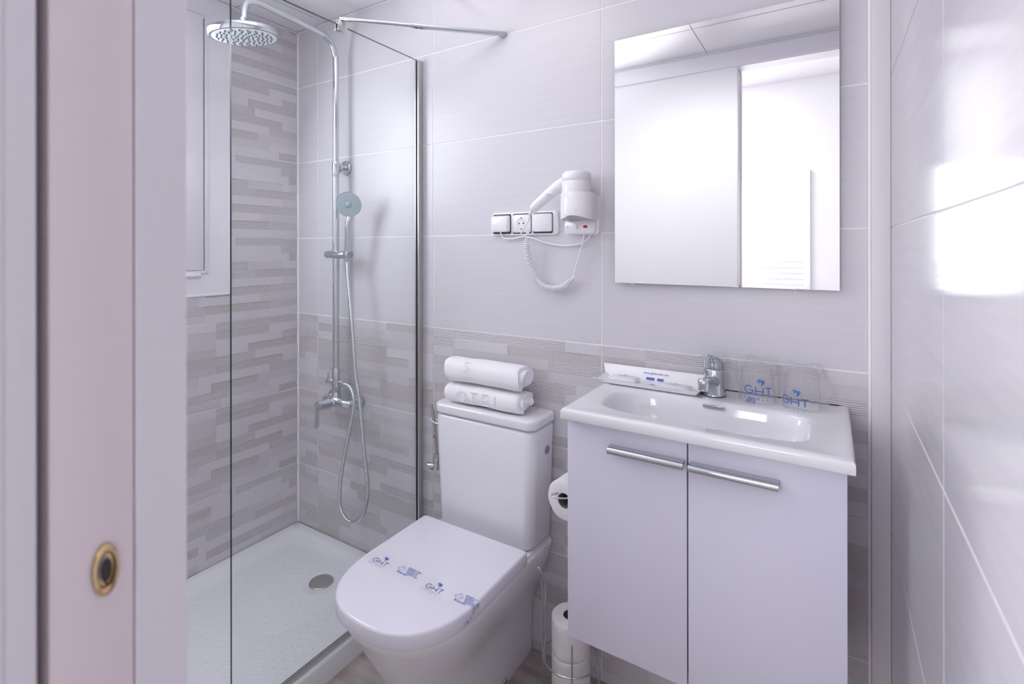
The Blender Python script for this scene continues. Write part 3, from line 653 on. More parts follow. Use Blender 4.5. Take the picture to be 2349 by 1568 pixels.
for gx in (1.080, 1.288):
    P = crossmark(gx+.012, -.444, .0078)
    for k, wd_ in enumerate(('DESINFECTADO', 'DESINFECTIE', 'DESINFECTE', 'DESINFECTED', 'DESINFIZIERT')):
        pp_, _ = wordpolys(wd_, .0046, .0007, .2, gx+.027+(.003*k if k < 4 else -.018), -.432-.0072*k); P += pp_
    P2 = []
    for q in P:
        if len(q) == 4: P2.append(q)
    decal('disinfected_print', P2, onlid, M['blue2'], t)
decal('side_print', stroke([(0, 0), (.013, .002)], .0012)+[[(.02+.002*cos(a*pi/4), .004*sin(a*pi/4)) for a in range(8)]]+stroke([(.024, 0), (.038, .002)], .0012),
      lambda u, v: Vector((TC+LW+.0014, -.462-u, .422+v)), M['blue2'], t)

# angle valve and braided hose left of the cistern
t = thing('angle_valve', 'chrome angle valve with braided hoses on the wall left of the cistern', 'valve', (.88, -.02, .56))
bm = new(); cyl(bm, (.884, -.0016, .545), (.884, -.008, .545), .022, 28, bev=.002); cyl(bm, (.884, -.006, .545), (.884, -.045, .545), .0085, 20)
box(bm, .873, .895, -.058, -.036, .533, .575, .004); cyl(bm, (.884, -.047, .573), (.884, -.047, .592), .010, 6); obj('valve_body', bm, M['chrome'], t, smooth=True)
bm = new(); cyl(bm, (.877, -.050, .545), (.848, -.056, .543), .0125, 24, bev=.002, r1=.0135); cyl(bm, (.848, -.056, .543), (.846, -.0565, .543), .005, 6); obj('valve_knob', bm, M['chrome'], t, smooth=True)
bm = new(); sweep(bm, spline([(.884, -.047, .590), (.880, -.046, .64), (.872, -.044, .70), (.858, -.040, .742), (.848, -.036, .765)], 12), .0055, 14)
obj('braided_hose', bm, M['steel'], t, smooth=True)
bm = new(); sweep(bm, spline([(.836, -.046, .762), (.842, -.048, .738), (.855, -.050, .716), (.880, -.050, .706), (.91, -.048, .704)], 12), .0032, 12); obj('wire_hook', bm, M['chrome'], t, smooth=True)
bm = new(); box(bm, .8735, .8755, -.052, -.042, .648, .660); lab(obj('red_tag', bm, M['red'], t), 'small red tag on the hose')

# ================================================================== TOWELS
def towel(name, label, x0, x1, yc, z0, wy, hz, seed, letters, group):
    rnd = random.Random(seed); t = thing(name, label, 'towel', ((x0+x1)/2, yc, z0), group)
    NT = 120; turns = 2.6; prof = []
    th = .0105
    for k in range(NT+1):
        u = k/NT; a = -pi*.35+u*turns*2*pi; r = 1-u*.80
        prof.append((a, r))
    def pt(a, r, off):
        ry, rz = wy/2*r-off, hz/2*r-off; ry = max(ry, .001); rz = max(rz, .001)
        c, s = cos(a), sin(a); e = 2/2.5
        return Vector((0, -ry*abs(c)**e*(1 if c > 0 else -1), rz*abs(s)**e*(1 if s > 0 else -1)))
    outl = [pt(a, r, 0) for a, r in prof]+[pt(a, r, th) for a, r in reversed(prof)]
    NX = 34; rings = []
    ph = [rnd.uniform(0, 6) for _ in range(8)]
    for i in range(NX+1):
        u = i/NX; x = x0+(x1-x0)*u; ring = []
        for j, q in enumerate(outl):
            jj = j if j <= NT else 2*NT+1-j
            wob = .0016*sin(ph[0]+u*7+jj*.11)+.0010*sin(ph[1]+u*15-jj*.2)
            ex = .0045*sin(ph[2]+jj*.23)*(1 if i in (0, NX) else 0)+.010*(.5+.5*sin(ph[3]+jj*.05))*((2*u-1)**7)
            inn = (.20*(jj/NT))*0
            nr = Vector((0, q.y, q.z)); L = max(nr.length, .001)
            e = min(u, 1-u); pinch = 1-.07*max(0, 1-e/.06)**2
            ring.append(Vector((x+ex+(.007 if jj > NT*.45 else 0)*(2*u-1)*0, yc+(q.y+q.y/L*wob)*pinch, z0+hz/2+(q.z+q.z/L*wob*.6)*pinch)))
        rings.append(ring)
    bm = new(); loft(bm, rings, True, True); bmesh.ops.triangulate(bm, faces=[f for f in bm.faces if len(f.verts) > 4])
    obj('rolled_cloth', bm, M['towel'], t, smooth=True, angle=70)
    # raised woven letters on the outer face
    for (s, ox, oz, h) in letters:
        bm = new()
        for st in GL[s]:
            pts = []
            for a, b in zip(st, st[1:]):
                for k in range(4): pts.append((a[0]+(b[0]-a[0])*k/4, a[1]+(b[1]-a[1])*k/4))
            pts.append(st[-1]); W = []
            for a, b in pts:
                an = (oz+b*h)          # angle up the front face
                c, s_ = cos(an), sin(an); e = 2/2.5
                W.append(Vector((ox+a*h*.042, yc-(wy/2-.0003)*abs(c)**e, z0+hz/2+(hz/2-.0003)*abs(s_)**e*(1 if s_ > 0 else -1))))
            sweep(bm, W, .0017, 8, flat=1.0)
        obj('woven_letter', bm, M['towel'], t, smooth=True)
    return t
towel('rolled_towel', 'rolled white towel lying directly on the cistern lid, under the other', 1.000, 1.292, -.086, .8225, .112, .072, 3,
      [('O', 1.055, -.45, .85), ('T', 1.105, -.45, .85), ('E', 1.155, -.45, .85), ('L', 1.205, -.45, .85)], 'rolled towels on the cistern')
towel('rolled_towel', 'rolled white towel on top of the other towel, embossed letter S', .990, 1.288, -.084, .8935, .112, .084, 8, [('S', 1.075, .15, .75)], 'rolled towels on the cistern')

# ================================================================== VANITY
t = thing('vanity_cabinet', 'white wall-hung vanity cabinet with two doors under the basin', 'cabinet', (1.859, -.17, .40))
CX0, CX1, CF = 1.571, 2.148, -.342
bm = new()
for a, b in ((CX0, CX0+.016), (CX1-.016, CX1)): box(bm, a, b, CF, -.003, .400, .9355, .0008)
box(bm, CX0+.016, CX1-.016, CF, -.003, .400, .416); box(bm, CX0+.016, CX1-.016, -.012, -.003, .416, .9355); box(bm, CX0+.016, CX1-.016, CF, CF+.016, .900, .9355)
obj('body', bm, M['cab'], t)
for a, b, hx0, hx1, dy in ((CX0, 1.8565, 1.683, 1.8535, 0), (1.8595, CX1, 1.864, 2.035, 0)):
    bm = new(); box(bm, a, b, CF-.019, CF-.001, .398, .933, .0012); dd = obj('door', bm, M['cab'], t, smooth=True)
    # strip handle: flat lip bent down in front of the door
    bm = new(); yf = CF-.019
    pr = [(yf, .893), (yf-.020, .893), (yf-.025, .8905), (yf-.0265, .886), (yf-.0255, .880), (yf-.0225, .8775), (yf-.0215, .879), (yf-.0225, .886), (yf-.020, .890), (yf, .8905)]
    loft(bm, [[Vector((x, y, z)) for y, z in pr] for x in (hx0, hx1)])
    lab(sub('handle', bm, M['chrome'], dd, smooth=True, angle=50), 'chrome strip handle')
bm = new(); box(bm, 1.8567, 1.8593, CF-.004, CF-.0005, .417, .899); lab(obj('door_gap', bm, M['dark'], t), 'dark gap between the doors')

t = thing('washbasin', 'white ceramic washbasin with wide oval bowl on top of the vanity', 'basin', (1.862, -.19, .936))
BX, BY, BA, BB = 1.853, -.222, .234, .104
N = 128
def outer(ins, z):
    x0, x1, y0, y1 = 1.563+ins, 2.1605-ins, -.385+ins, -.003-ins*.0; r = .010; pts = []
    ang = [2*pi*k/N for k in range(N)]
    for (cx_, cy_) in ((x1, y1), (x0, y1), (x0, y0), (x1, y0)):
        a = math.atan2(cy_-BY, cx_-BX) % (2*pi); j = min(range(N), key=lambda k: abs(ang[k]-a)); ang[j] = a
    for a in ang:
        c, s = cos(a), sin(a); tt = 1e9
        if c > 1e-9: tt = min(tt, (x1-BX)/c)
        if c < -1e-9: tt = min(tt, (x0-BX)/c)
        if s > 1e-9: tt = min(tt, (y1-BY)/s)
        if s < -1e-9: tt = min(tt, (y0-BY)/s)
        x, y = BX+c*tt, BY+s*tt
        pts.append(Vector((x, y, z)))
    return pts
def bowl(ka, kb, z, dy=0, ex=3.2):
    pts = []
    base = outer(0, 0)
    for q in base:
        a = math.atan2(q.y-BY, q.x-BX); a_, b_ = BA*ka, BB*kb; c, s = cos(a), sin(a)
        e_ = 5.5 if c > 0 else 3.3
        r = 1/((abs(c)/a_)**e_+(abs(s)/b_)**e_)**(1/e_); pts.append(Vector((BX+c*r, BY+dy+s*r, z)))
    return pts
rings = [outer(.012, .9362), outer(.002, .9372), outer(0, .940), outer(0, .956), outer(.0015, .9605), outer(.005, .9632), outer(.012, .9642),
         outer(.026, .9618), bowl(1.05, 1.09, .9612), bowl(1.01, 1.02, .9600), bowl(.985, .975, .9565), bowl(.965, .94, .948), bowl(.94, .90, .925), bowl(.90, .84, .895), bowl(.84, .75, .875), bowl(.72, .58, .8665), bowl(.4, .3, .8635), bowl(.08, .2, .862)]
bm = new(); loft(bm, rings, False, True)
under = [outer(.012, .9362), bowl(1.03, 1.06, .9362), bowl(.98, .97, .89), bowl(.8, .7, .856), bowl(.1, .2, .852)]
loft(bm, under, False, True); bmesh.ops.remove_doubles(bm, verts=bm.verts[:], dist=1e-6)
obj('basin_body', bm, M['ceramic'], t, smooth=True, angle=50)
bm = new(); box(bm, 1.8435, 1.8945, -.1285, -.1265, .9435, .9525, .0028, 3)
ov = lab(obj('overflow_slot', bm, M['chrome'], t, smooth=True), 'chrome rimmed overflow slot')
bm = new(); box(bm, 1.847, 1.891, -.1296, -.1284, .9457, .9503, .0008); lab(sub('slot_opening', bm, M['grey'], ov), 'grey slot opening')
bm = new(); rot_ring(bm, [(.030, .8636), (.030, .8662), (.027, .8675), (.0001, .868)], (1.853, -.222, 0), 'Z', 36); obj('drain_plug', bm, M['chrome'], t, smooth=True)

# basin mixer
FX, FYY = 1.858, -.062
t = thing('basin_faucet', 'chrome single-lever basin faucet standing behind the bowl', 'faucet', (FX, FYY, .962))
def ell(cx_, cy_, a, b, z, n=40, tilt=0.0, ex=2.0): return [Vector((cx_+a*abs(cos(q))**(2/ex)*(1 if cos(q) > 0 else -1), cy_+b*abs(sin(q))**(2/ex)*(1 if sin(q) > 0 else -1), z+tilt*b*sin(q))) for q in (2*pi*k/n for k in range(n))]
bm = new(); loft(bm, [ell(FX, FYY, .0300, .0300, .9615), ell(FX, FYY, .0305, .0305, .9640)]); lab(obj('base_ring', bm, M['black'], t), 'dark seal ring at the foot')
bm = new(); loft(bm, [ell(FX, FYY, .0298, .0298, .9641), ell(FX, FYY, .0290, .0292, .968), ell(FX, FYY, .0278, .0282, .985), ell(FX, FYY, .0268, .0272, 1.005), ell(FX, FYY, .0262, .0265, 1.028), ell(FX, FYY, .0250, .0250, 1.0325)])
obj('faucet_body', bm, M['chrome'], t, smooth=True)
bm = new(); sp = spline([(FX, FYY-.010, .998), (FX-.001, FYY-.035, 1.003), (FX-.003, FYY-.065, 1.010), (FX-.005, FYY-.088, 1.013), (FX-.005, FYY-.103, 1.012)], 10)
sweep(bm, sp, lambda u: .0205-.0075*min(1, u*1.3), 28, flat=.9); spo = obj('spout', bm, M['chrome'], t, smooth=True)
bm = new(); rot_ring(bm, [(.0110, -.0125), (.0130, -.0115), (.0135, .001), (.0143, .002), (.0143, .013), (.0120, .0165), (.0001, .017)], (FX-.005, FYY-.106, 1.009), (0, .12, 1), 36); sub('aerator', bm, M['chrome'], spo, smooth=True)
bm = new(); loft(bm, [ell(FX, FYY, .0255, .0255, 1.0335), ell(FX, FYY, .0272, .0272, 1.0355), ell(FX, FYY-.002, .0272, .0290, 1.044, tilt=-.05), ell(FX, FYY-.006, .0265, .0325, 1.052, tilt=-.18), ell(FX-.001, FYY-.013, .0245, .0365, 1.0595, tilt=-.30), ell(FX-.002, FYY-.018, .0215, .0350, 1.0645, tilt=-.33), ell(FX-.002, FYY-.022, .0150, .026, 1.0685, tilt=-.30), ell(FX-.002, FYY-.024, .004, .008, 1.0705, tilt=-.2)])
lev = obj('lever_cap', bm, M['chrome'], t, smooth=True)
bm = new(); rg = []
for k in range(9):
    u = k/8; y = FYY-.036-.056*u; z = 1.066+.012*u-.003*u*u; ww = .0185-.0050*u; th = .0050-.0022*u
    if u == 1: ww *= .85
    rg.append([Vector((FX-.002-.002*u+ww*c_, y, z+th*s_+(.0025*c_*c_))) for c_, s_ in ((1, 0), (.9, .7), (.4, 1), (-.4, 1), (-.9, .7), (-1, 0), (-.9, -.7), (-.4, -1), (.4, -1), (.9, -.7))])
loft(bm, rg); sub('lever', bm, M['chrome'], lev, smooth=True)
bm = new(); cyl(bm, (FX, FYY-.0300, 1.0465), (FX, FYY-.0335, 1.0465), .0045, 18, bev=.0006); dot = sub('temperature_dot', bm, M['chrome'], lev, smooth=True)
bm = new(); cyl(bm, (FX, FYY-.0336, 1.0465), (FX, FYY-.0339, 1.0465), .0014, 10); lab(sub('red_dot', bm, M['red'], lev), 'tiny red dot')

# mirror
t = thing('wall_mirror', 'large frameless rectangular mirror above the basin', 'mirror', (1.853, -.010, 1.248))
bm = new(); box(bm, 1.566, 2.141, -.020, -.0155, 1.248, 1.981, 0)
bm.normal_update()
for f in bm.faces: f.material_index = 0 if f.normal.y < -.5 else 1
obj('mirror_glass', bm, [M['mirror'], M['glassedge']], t, recalc=False)
bm = new(); box(bm, 1.585, 2.122, -.0150, -.0036, 1.27, 1.96); lab(obj('backing', bm, M['plastic'], t), 'white backing board')
for x, z in ((1.622, 1.248), (2.052, 1.248), (1.905, 1.248)):
    bm = new(); box(bm, x-.007, x+.007, -.0225, -.0036, z-.004, z-.0002, .001); box(bm, x-.007, x+.007, -.0225, -.0206, z-.004, z+.003, .0005); lab(obj('mirror_clip', bm, M['plastic'], t), 'small clear plastic clip')

# ------------------------------------------------ things on the basin
t = thing('amenity_tray', 'white folded card tray with printed web address beside the faucet', 'tray', (1.69, -.065, .9615))
prof = [(-.1195, .9785), (-.1175, .978), (-.1125, .9690), (-.1040, .9640), (-.045, .9640), (-.030, .968), (-.012, .9975), (-.0105, .9985), (-.0090, .997), (-.027, .9655), (-.045, .9624), (-.1030, .9622), (-.1125, .9660), (-.1185, .9755)]
bm = new(); L0, L1 = 1.553, 1.8195
def trx(x, y, z): 
    up_ = max(0, (z-.966)/.03); return x
rg = []
for x in (L0-.012, L0, L0+.02, (L0+L1)/2, L1-.02, L1, L1+.010):
    e = 1 if x < L0-.001 else (-1 if x > L1+.001 else 0); g = []
    for y, z in prof:
        lift = 0.010 if e else 0.0
        g.append(Vector((x-(.010*e if (z < .975) else 0)*0-.012*e*(max(0, .0), 0)[0]-(.014*(z-.962)/.035*(e if e > 0 else 0)) - (.014*max(0, (.985-z)/.02) if False else 0), y, z+(lift if z < .972 else 0))))
    rg.append(g)
loft(bm, rg); obj('card_tray', bm, M['plastic'], t, smooth=True, angle=35)
sl = Vector((0, .018, .0295)).normalized()
pl, W_ = wordpolys('www.ghthotels.com', .0062, .0008, .22)
decal('web_address_print', pl, lambda u, v: Vector((1.655+u, -.0272, .9735))+sl*(v+.012)+Vector((0, -.0012, .0008)), M['blue2'], t, 'blue web address on the back flap')
big, thin = ght(.016, weight=.16)
decal('ght_print', big, lambda u, v: Vector((1.662+u, -.088+v*.9, .96425)), M['blue2'], t, 'large blue lettering on the tray floor')
bm = new(); box(bm, 1.668, 1.690, -.0345, -.033, .972, .976); 
decal('contents_print', [[(0, 0), (.024, 0), (.024, .007), (0, .007)], [(.032, 0), (.050, 0), (.050, .007), (.032, .007)]], lambda u, v: Vector((1.665+u, -.0300, .9690))+sl*(v)+Vector((0, -.0012, .0008)), M['blue2'], t, 'two short blue printed blocks'); bm.free()
def sachet(name, label, x0, x1, yc, z, wy, hz, cat, group=None, text=True, tilt=0):
    t = thing(name, label, cat, ((x0+x1)/2, yc, z), group)
    bm = new(); rg = []; K = 14
    for i in range(K+1):
        u = i/K; x = x0+(x1-x0)*u; b = math.sin(pi*u)**.35 if 0 < u < 1 else .12
        rg.append([Vector((x, yc+wy/2*c_*(.86+.14*b), z+hz/2+hz/2*s_*b+tilt*(u-.5))) for c_, s_ in ((1, 0), (.85, .7), (.3, 1), (-.3, 1), (-.85, .7), (-1, 0), (-.85, -.7), (-.3, -1), (.3, -1), (.85, -.7))])
    loft(bm, rg); obj('wrapper', bm, M['soap'], t, smooth=True, angle=60)
    if text:
        big, thin = ght(.0065, weight=.11)
        decal('wrapper_print', big+thin, lambda u, v: Vector(((x0+x1)/2-.012+u, yc-wy*.16+v*1.4, z+hz+.0006+(v)*.0)), M['greyprint'], t)
    return t
sachet('soap_sachet', 'white wrapped soap with grey logo at the left end of the card tray', 1.572, 1.655, -.072, .9648, .052, .018, 'soap')
sachet('shower_gel_sachet', 'flat white toiletry sachet at the faucet end of the card tray', 1.715, 1.802, -.076, .9648, .050, .0135, 'sachet')

def tumbler(cx_, cy_, label):
    t = thing('drinking_glass', label, 'glass', (cx_, cy_, .9615), 'upturned bathroom glasses')
    bm = new(); z = .9625; n = 48
    rot_ring(bm, [(.0415, 0), (.0420, .001), (.0405, .030), (.0385, .060), (.0362, .086), (.0350, .0905), (.0320, .092), (.0002, .0915)], (cx_, cy_, z), 'Z', n, caps=False)
    rot_ring(bm, [(.0415, 0), (.0405, .001), (.0388, .030), (.0368, .060), (.0342, .078), (.0315, .082), (.0002, .083)], (cx_, cy_, z), 'Z', n, caps=False)
    obj('glass_wall', bm, M['tumbler'], t, smooth=True, angle=60); return t
def bag(cx_, cy_, label, seed, ear, texts, top=1.066):
    rnd = random.Random(seed); t = thing('plastic_bag', label, 'bag', (cx_, cy_, .9615), 'printed plastic bags over the glasses'); bm = new(); rings = []; n = 72; K = 22
    ph = [rnd.uniform(0, 6.28) for _ in range(12)]
    def rad(a, u):
        base = .0450+.0006*u
        wave = .0010*sin(5*a+ph[0]+4*u)+.0008*sin(9*a+ph[1]-6*u)+.0006*sin(17*a+ph[2]+9*u)
        flat = 1-.32*max(0, (u-.80)/.20)**1.2*abs(sin(a))**1.0
        er = ear*max(0, cos(a))**6*sin(min(1, u*1.1)*pi)**.8*.022+max(0, -cos(a))**6*.004*u*(2 if seed == 4 else .3)
        return (base+wave*(.4+1.2*u))*flat+er
    for i in range(K+1):
        u = i/K; z = .9625+(top-.9625)*u
        rings.append([Vector((cx_+rad(2*pi*k/n, u)*cos(2*pi*k/n), cy_+rad(2*pi*k/n, u)*sin(2*pi*k/n), z+.004*u*sin(3*2*pi*k/n+ph[4])+.0015*u*sin(11*2*pi*k/n+ph[5]))) for k in range(n)])
    # gathered top fold
    for s_, dz in ((.80, .004), (.45, .005), (.05, .002)):
        rings.append([Vector((cx_+(q.x-cx_)*(.94 if s_ > .5 else .8), cy_+(q.y-cy_)*s_, q.z+dz)) for q in rings[K]])
    loft(bm, rings, False, False); obj('clear_film', bm, M['film'], t, smooth=True, angle=180)
    gx, gz, h, ro, sk = texts
    big, thin = ght(h, palm_at=(2.2, 1.75), weight=.13)
    def onbag(u, v):
        x = gx+u-cx_; Rr = .0466; a = max(-1.45, min(1.45, x/Rr)); zz = gz+v+sk*u
        return Vector((cx_+Rr*sin(a), cy_-Rr*cos(a)-.0004, zz))
    decal('ght_print', big, onbag, M['blue'], t, 'blue brand lettering with palm'); decal('hotels_print', thin, onbag, M['blue'], t)
    if seed == 4:
        P = []
        for k in range(5): pp_, _ = wordpolys(('DESINFECTADO', 'DESINFECTE', 'DESINFECTIE', 'DESINFECTED', 'DESINFECTADO')[k], .0024, .0005, .2, gx+.010-.0022*k, gz-.0165-.0030*k); P += pp_
        decal('small_print', [q for q in P], lambda u, v: onbag(u-gx, v-gz+.004), M['blue2'], t)
    return t
tumbler(1.962, -.052, 'clear upturned glass in a plastic bag, nearer the faucet')
bag(1.962, -.052, 'crinkled clear printed bag over the glass nearer the faucet', 4, .15, (1.937, .990, .0172, 0, -.06))
tumbler(2.062, -.058, 'clear upturned glass in a plastic bag, at the right end of the basin')
bag(2.062, -.058, 'crinkled clear printed bag over the glass at the right end of the basin', 9, 1.0, (2.014, .977, .0172, 0, -.05), 1.062)

# ================================================================== ELECTRICS ON THE WALL
t = thing('socket_panel', 'white three-gang panel with socket and dark framed covers on the tiled wall', 'socket panel', (1.238, -.002, 1.397))
bm = new()
loft(bm, [[Vector((q.x, -.0017, q.y)) for q in rrect(1.108, 1.368, 1.396, 1.476, .012, 0)], [Vector((q.x, -.0085, q.y)) for q in rrect(1.108, 1.368, 1.396, 1.476, .012, 0)], [Vector((q.x, -.0105, q.y)) for q in rrect(1.110, 1.366, 1.398, 1.474, .011, 0)]])
obj('panel_frame', bm, M['plastic'], t, smooth=True, angle=50)
def plate(bm, x0, x1, z0, z1, ya, yb, r=.006, ins=.0012):
    loft(bm, [[Vector((q.x, ya, q.y)) for q in rrect(x0, x1, z0, z1, r, 0)], [Vector((q.x, yb+.0012, q.y)) for q in rrect(x0, x1, z0, z1, r, 0)], [Vector((q.x, yb, q.y)) for q in rrect(x0+ins, x1-ins, z0+ins, z1-ins, r*.8, 0)]])
for x0, x1 in ((1.1135, 1.1895), (1.194, 1.270), (1.2745, 1.3505)):
    bm = new(); plate(bm, x0, x1, 1.401, 1.471, -.010, -.0112, .006); lab(obj('module_surround', bm, M['black'], t, smooth=True, angle=50), 'dark module surround')
bm = new()
x0, x1, z0, z1 = 1.1115, 1.1835, 1.4085, 1.465
loft(bm, [[Vector((q.x, -.011, q.y)) for q in rrect(x0+.002, x1, z0, z1, .006, 0)], [Vector((q.x+.0*0, -.016-.008*(q.y-z0)/(z1-z0)*0-.006*(1 if q.y < (z0+z1)/2 else .5), q.y)) for q in rrect(x0, x1-.004, z0, z1-.002, .006, 0)], [Vector((q.x, -.0185-.006*(1 if q.y < (z0+z1)/2 else .5), q.y)) for q in rrect(x0+.004, x1-.008, z0+.004, z1-.006, .005, 0)]])
lab(obj('cable_outlet_cover', bm, M['plastic'], t, smooth=True, angle=50), 'thicker cover with the cord leaving below')
bm = new(); plate(bm, 1.197, 1.267, 1.4055, 1.466, -.0112, -.0145, .005); so = obj('socket_plate', bm, M['plastic'], t, smooth=True, angle=50)
bm = new(); rot_ring(bm, [(.0205, .0), (.0200, .0006), (.0185, .0006), (.0180, -.0000), (.0001, -.0002)], (1.231, -.0146, 1.4365), (0, -1, 0), 48, caps=False); so2 = sub('socket_well', bm, M['grey'], so, smooth=True, angle=30)
so2.data.materials[0] = M['ceiling']
for q in ((1.2225, 1.4365), (1.2395, 1.4365)):
    bm = new(); cyl(bm, (q[0], -.0147, q[1]), (q[0], -.0152, q[1]), .0027, 16); lab(sub('pin_hole', bm, M['black'], so), 'dark pin hole')
for z_ in (1.4535, 1.4155):
    bm = new(); box(bm, 1.229, 1.233, -.0158, -.0146, z_, z_+.004, .0004); sub('earth_clip', bm, M['black'], so)
bm = new(); plate(bm, 1.2775, 1.3475, 1.4075, 1.4665, -.0112, -.017, .006, .003); lab(obj('rocker_cover', bm, M['plastic'], t, smooth=True, angle=50), 'plain rocker switch')
# hair dryer and its wall holder
t = thing('hair_dryer_holder', 'white wall holder with round cradle and red lamp beside the mirror', 'holder', (1.458, -.002, 1.395))
HC = Vector((1.4635, -.0640)); HR = .0525
bm = new(); NN = 48; outr, inr = [], []
rg = []
def cut(a):      # lower edge of the cradle arches up in front
    f = max(0, -sin(a)); return 1.4385+.012*f*f*(1 if cos(a) > -.3 else .6)
for (r_, zf) in ((HR, 'b'), (HR+.0008, 'm'), (HR+.0005, 't'), (HR-.0015, 'T'), (HR-.0045, 't'), (HR-.0045, 'b')):
    ring = []
    for k in range(NN):
        a = 2*pi*k/NN; yy = HC.y+(r_*sin(a) if sin(a) < 0 else .048*sin(a)); ex_ = 1 if sin(a) < 0 else .12; xx = HC.x+r_*abs(cos(a))**ex_*(1 if cos(a) > 0 else -1)
        z = {'b': cut(a), 'm': cut(a)+.004, 't': 1.519, 'T': 1.521}[zf]; ring.append(Vector((xx, yy, z)))
    rg.append(ring)
rg.append(rg[0]); loft(bm, rg, False, False); bmesh.ops.remove_doubles(bm, verts=bm.verts[:], dist=1e-6); obj('cradle', bm, M['plastic'], t, smooth=True, angle=50)
bm = new(); loft(bm, [[Vector((q.x, -.0017, q.y)) for q in rrect(1.412, 1.5135, 1.3945, 1.5185, .012, 0)], [Vector((q.x, -.018, q.y)) for q in rrect(1.412, 1.5135, 1.3945, 1.5185, .012, 0)]])
obj('back_plate', bm, M['plastic'], t, smooth=True, angle=50)
bm = new(); loft(bm, [[Vector((q.x, -.0178, q.y)) for q in rrect(1.4015, 1.507, 1.396, 1.4395, .012, 0)], [Vector((q.x, -.030, q.y)) for q in rrect(1.402, 1.506, 1.397, 1.4395, .012, 0)], [Vector((q.x, -.0325, q.y)) for q in rrect(1.4045, 1.503, 1.4, 1.437, .010, 0)]])
cs = obj('control_box', bm, M['plastic'], t, smooth=True, angle=50)
bm = new(); rot_ring(bm, [(.0075, 0), (.0075, .001), (.0001, .0028)], (1.4745, -.0325, 1.4195), (0, -1, 0), 28)
for v in bm.verts: v.co.z = 1.4195+(v.co.z-1.4195)*.6
lab(sub('indicator_lamp', bm, M['red'], cs, smooth=True), 'oval red indicator lamp')
bm = new(); box(bm, 1.4395, 1.4475, -.0375, -.0324, 1.4125, 1.4275, .0015); sub('slide_switch', bm, M['plastic'], cs, smooth=True)
for x, z in ((1.412, 1.4195), (1.4955, 1.4195)):
    bm = new(); rot_ring(bm, [(.0042, 0), (.0042, .0006), (.0034, .0006), (.0032, .0001), (.0001, .0001)], (x, -.0325, z), (0, -1, 0), 20); sub('screw_cap', bm, M['ceiling'], cs, smooth=True)
bm = new(); pth = spline([(1.150, -.020, 1.408), (1.152, -.014, 1.398), (1.160, -.012, 1.387), (1.190, -.010, 1.3845), (1.215, -.010, 1.3885), (1.241, -.010, 1.391), (1.275, -.010, 1.385), (1.320, -.010, 1.371), (1.384, -.010, 1.361), (1.438, -.010, 1.364), (1.468, -.011, 1.376), (1.486, -.014, 1.396)], 12)
sweep(bm, pth, .0028, 12); obj('power_cord', bm, M['plastic'], t, smooth=True)
t = thing('hair_dryer', 'white hair dryer resting in its cradle with coiled cord hanging below', 'hair dryer', (1.458, -.065, 1.52))
bm = new(); rot_ring(bm, [(.040, 1.470), (.045, 1.474), (.0455, 1.528), (.0450, 1.556), (.0445, 1.5565), (.0445, 1.5575), (.0450, 1.558), (.0447, 1.574), (.0425, 1.582), (.0370, 1.587), (.0001, 1.589)], (1.4590, -.064, 0), 'Z', 56)
db = obj('motor_housing', bm, M['plastic'], t, smooth=True, angle=60)
bm = new()
for k in range(26):
    a = 2*pi*k/26; p0 = Vector((1.4590+.010*cos(a), -.064+.010*sin(a), 1.5889)); p1 = Vector((1.4590+.026*cos(a), -.064+.026*sin(a), 1.5879)); cyl(bm, p0, p1, .0009, 6)
lab(sub('air_vents', bm, M['black'], db), 'dark radial air slots')
bm = new()
hpts = spline([(1.428, -.075, 1.556), (1.400, -.073, 1.543), (1.370, -.070, 1.525), (1.340, -.066, 1.505), (1.318, -.063, 1.490), (1.306, -.061, 1.480), (1.300, -.060, 1.474)], 8)
sweep(bm, hpts, lambda u: .0205-.0060*min(1, u*1.1)-(0.006*max(0, (u-.82)/.18)**1.5), 28); hh = obj('grip', bm, M['plastic'], t, smooth=True)
bm = new(); sweep(bm, spline([(1.3015, -.060, 1.4760), (1.295, -.060, 1.469), (1.288, -.058, 1.460)], 6), lambda u: .0085-.0045*u, 16); sub('strain_relief', bm, M['plastic'], hh, smooth=True)
bm = new(); box(bm, 1.3700, 1.392, -.0985, -.0900, 1.519, 1.5255, .0015); sub('grip_switch', bm, M['ceiling'], hh, smooth=True)
bm = new()
c1 = spline([(1.290, -.059, 1.463), (1.287, -.056, 1.452), (1.277, -.054, 1.434), (1.258, -.052, 1.412), (1.252, -.05, 1.402), (1.256, -.046, 1.394), (1.268, -.040, 1.396), (1.274, -.038, 1.401), (1.268, -.036, 1.404), (1.262, -.037, 1.396), (1.264, -.038, 1.386)], 12)
axis_ = resample(spline([(1.264, -0.038, 1.386), (1.266, -0.033, 1.344), (1.272, -0.028, 1.300), (1.287, -0.024, 1.261), (1.312, -0.021, 1.233), (1.346, -0.020, 1.222), (1.383, -0.020, 1.226), (1.409, -0.020, 1.241), (1.429, -0.020, 1.258)], 30), .0003)
F = frames(axis_); coil = []; pitch = .0066; rr = .0074
for i in range(0, len(axis_), 1):
    a = 2*pi*i*.0003/pitch; f = min(1, i/60, (len(axis_)-1-i)/60); f = max(f, .45)
    if i % 2 == 0: coil.append(axis_[i]+F[i][1]*(rr*f*cos(a))+F[i][2]*(rr*f*sin(a)))
c3 = spline([(1.430, -.020, 1.258), (1.430, -.020, 1.268), (1.440, -.021, 1.303), (1.456, -.021, 1.351), (1.464, -.022, 1.385), (1.466, -.022, 1.397)], 12)
sweep(bm, c1[:-1]+coil+c3[1:], .0026, 8); obj('coiled_cord', bm, M['plastic'], t, smooth=True, angle=180)

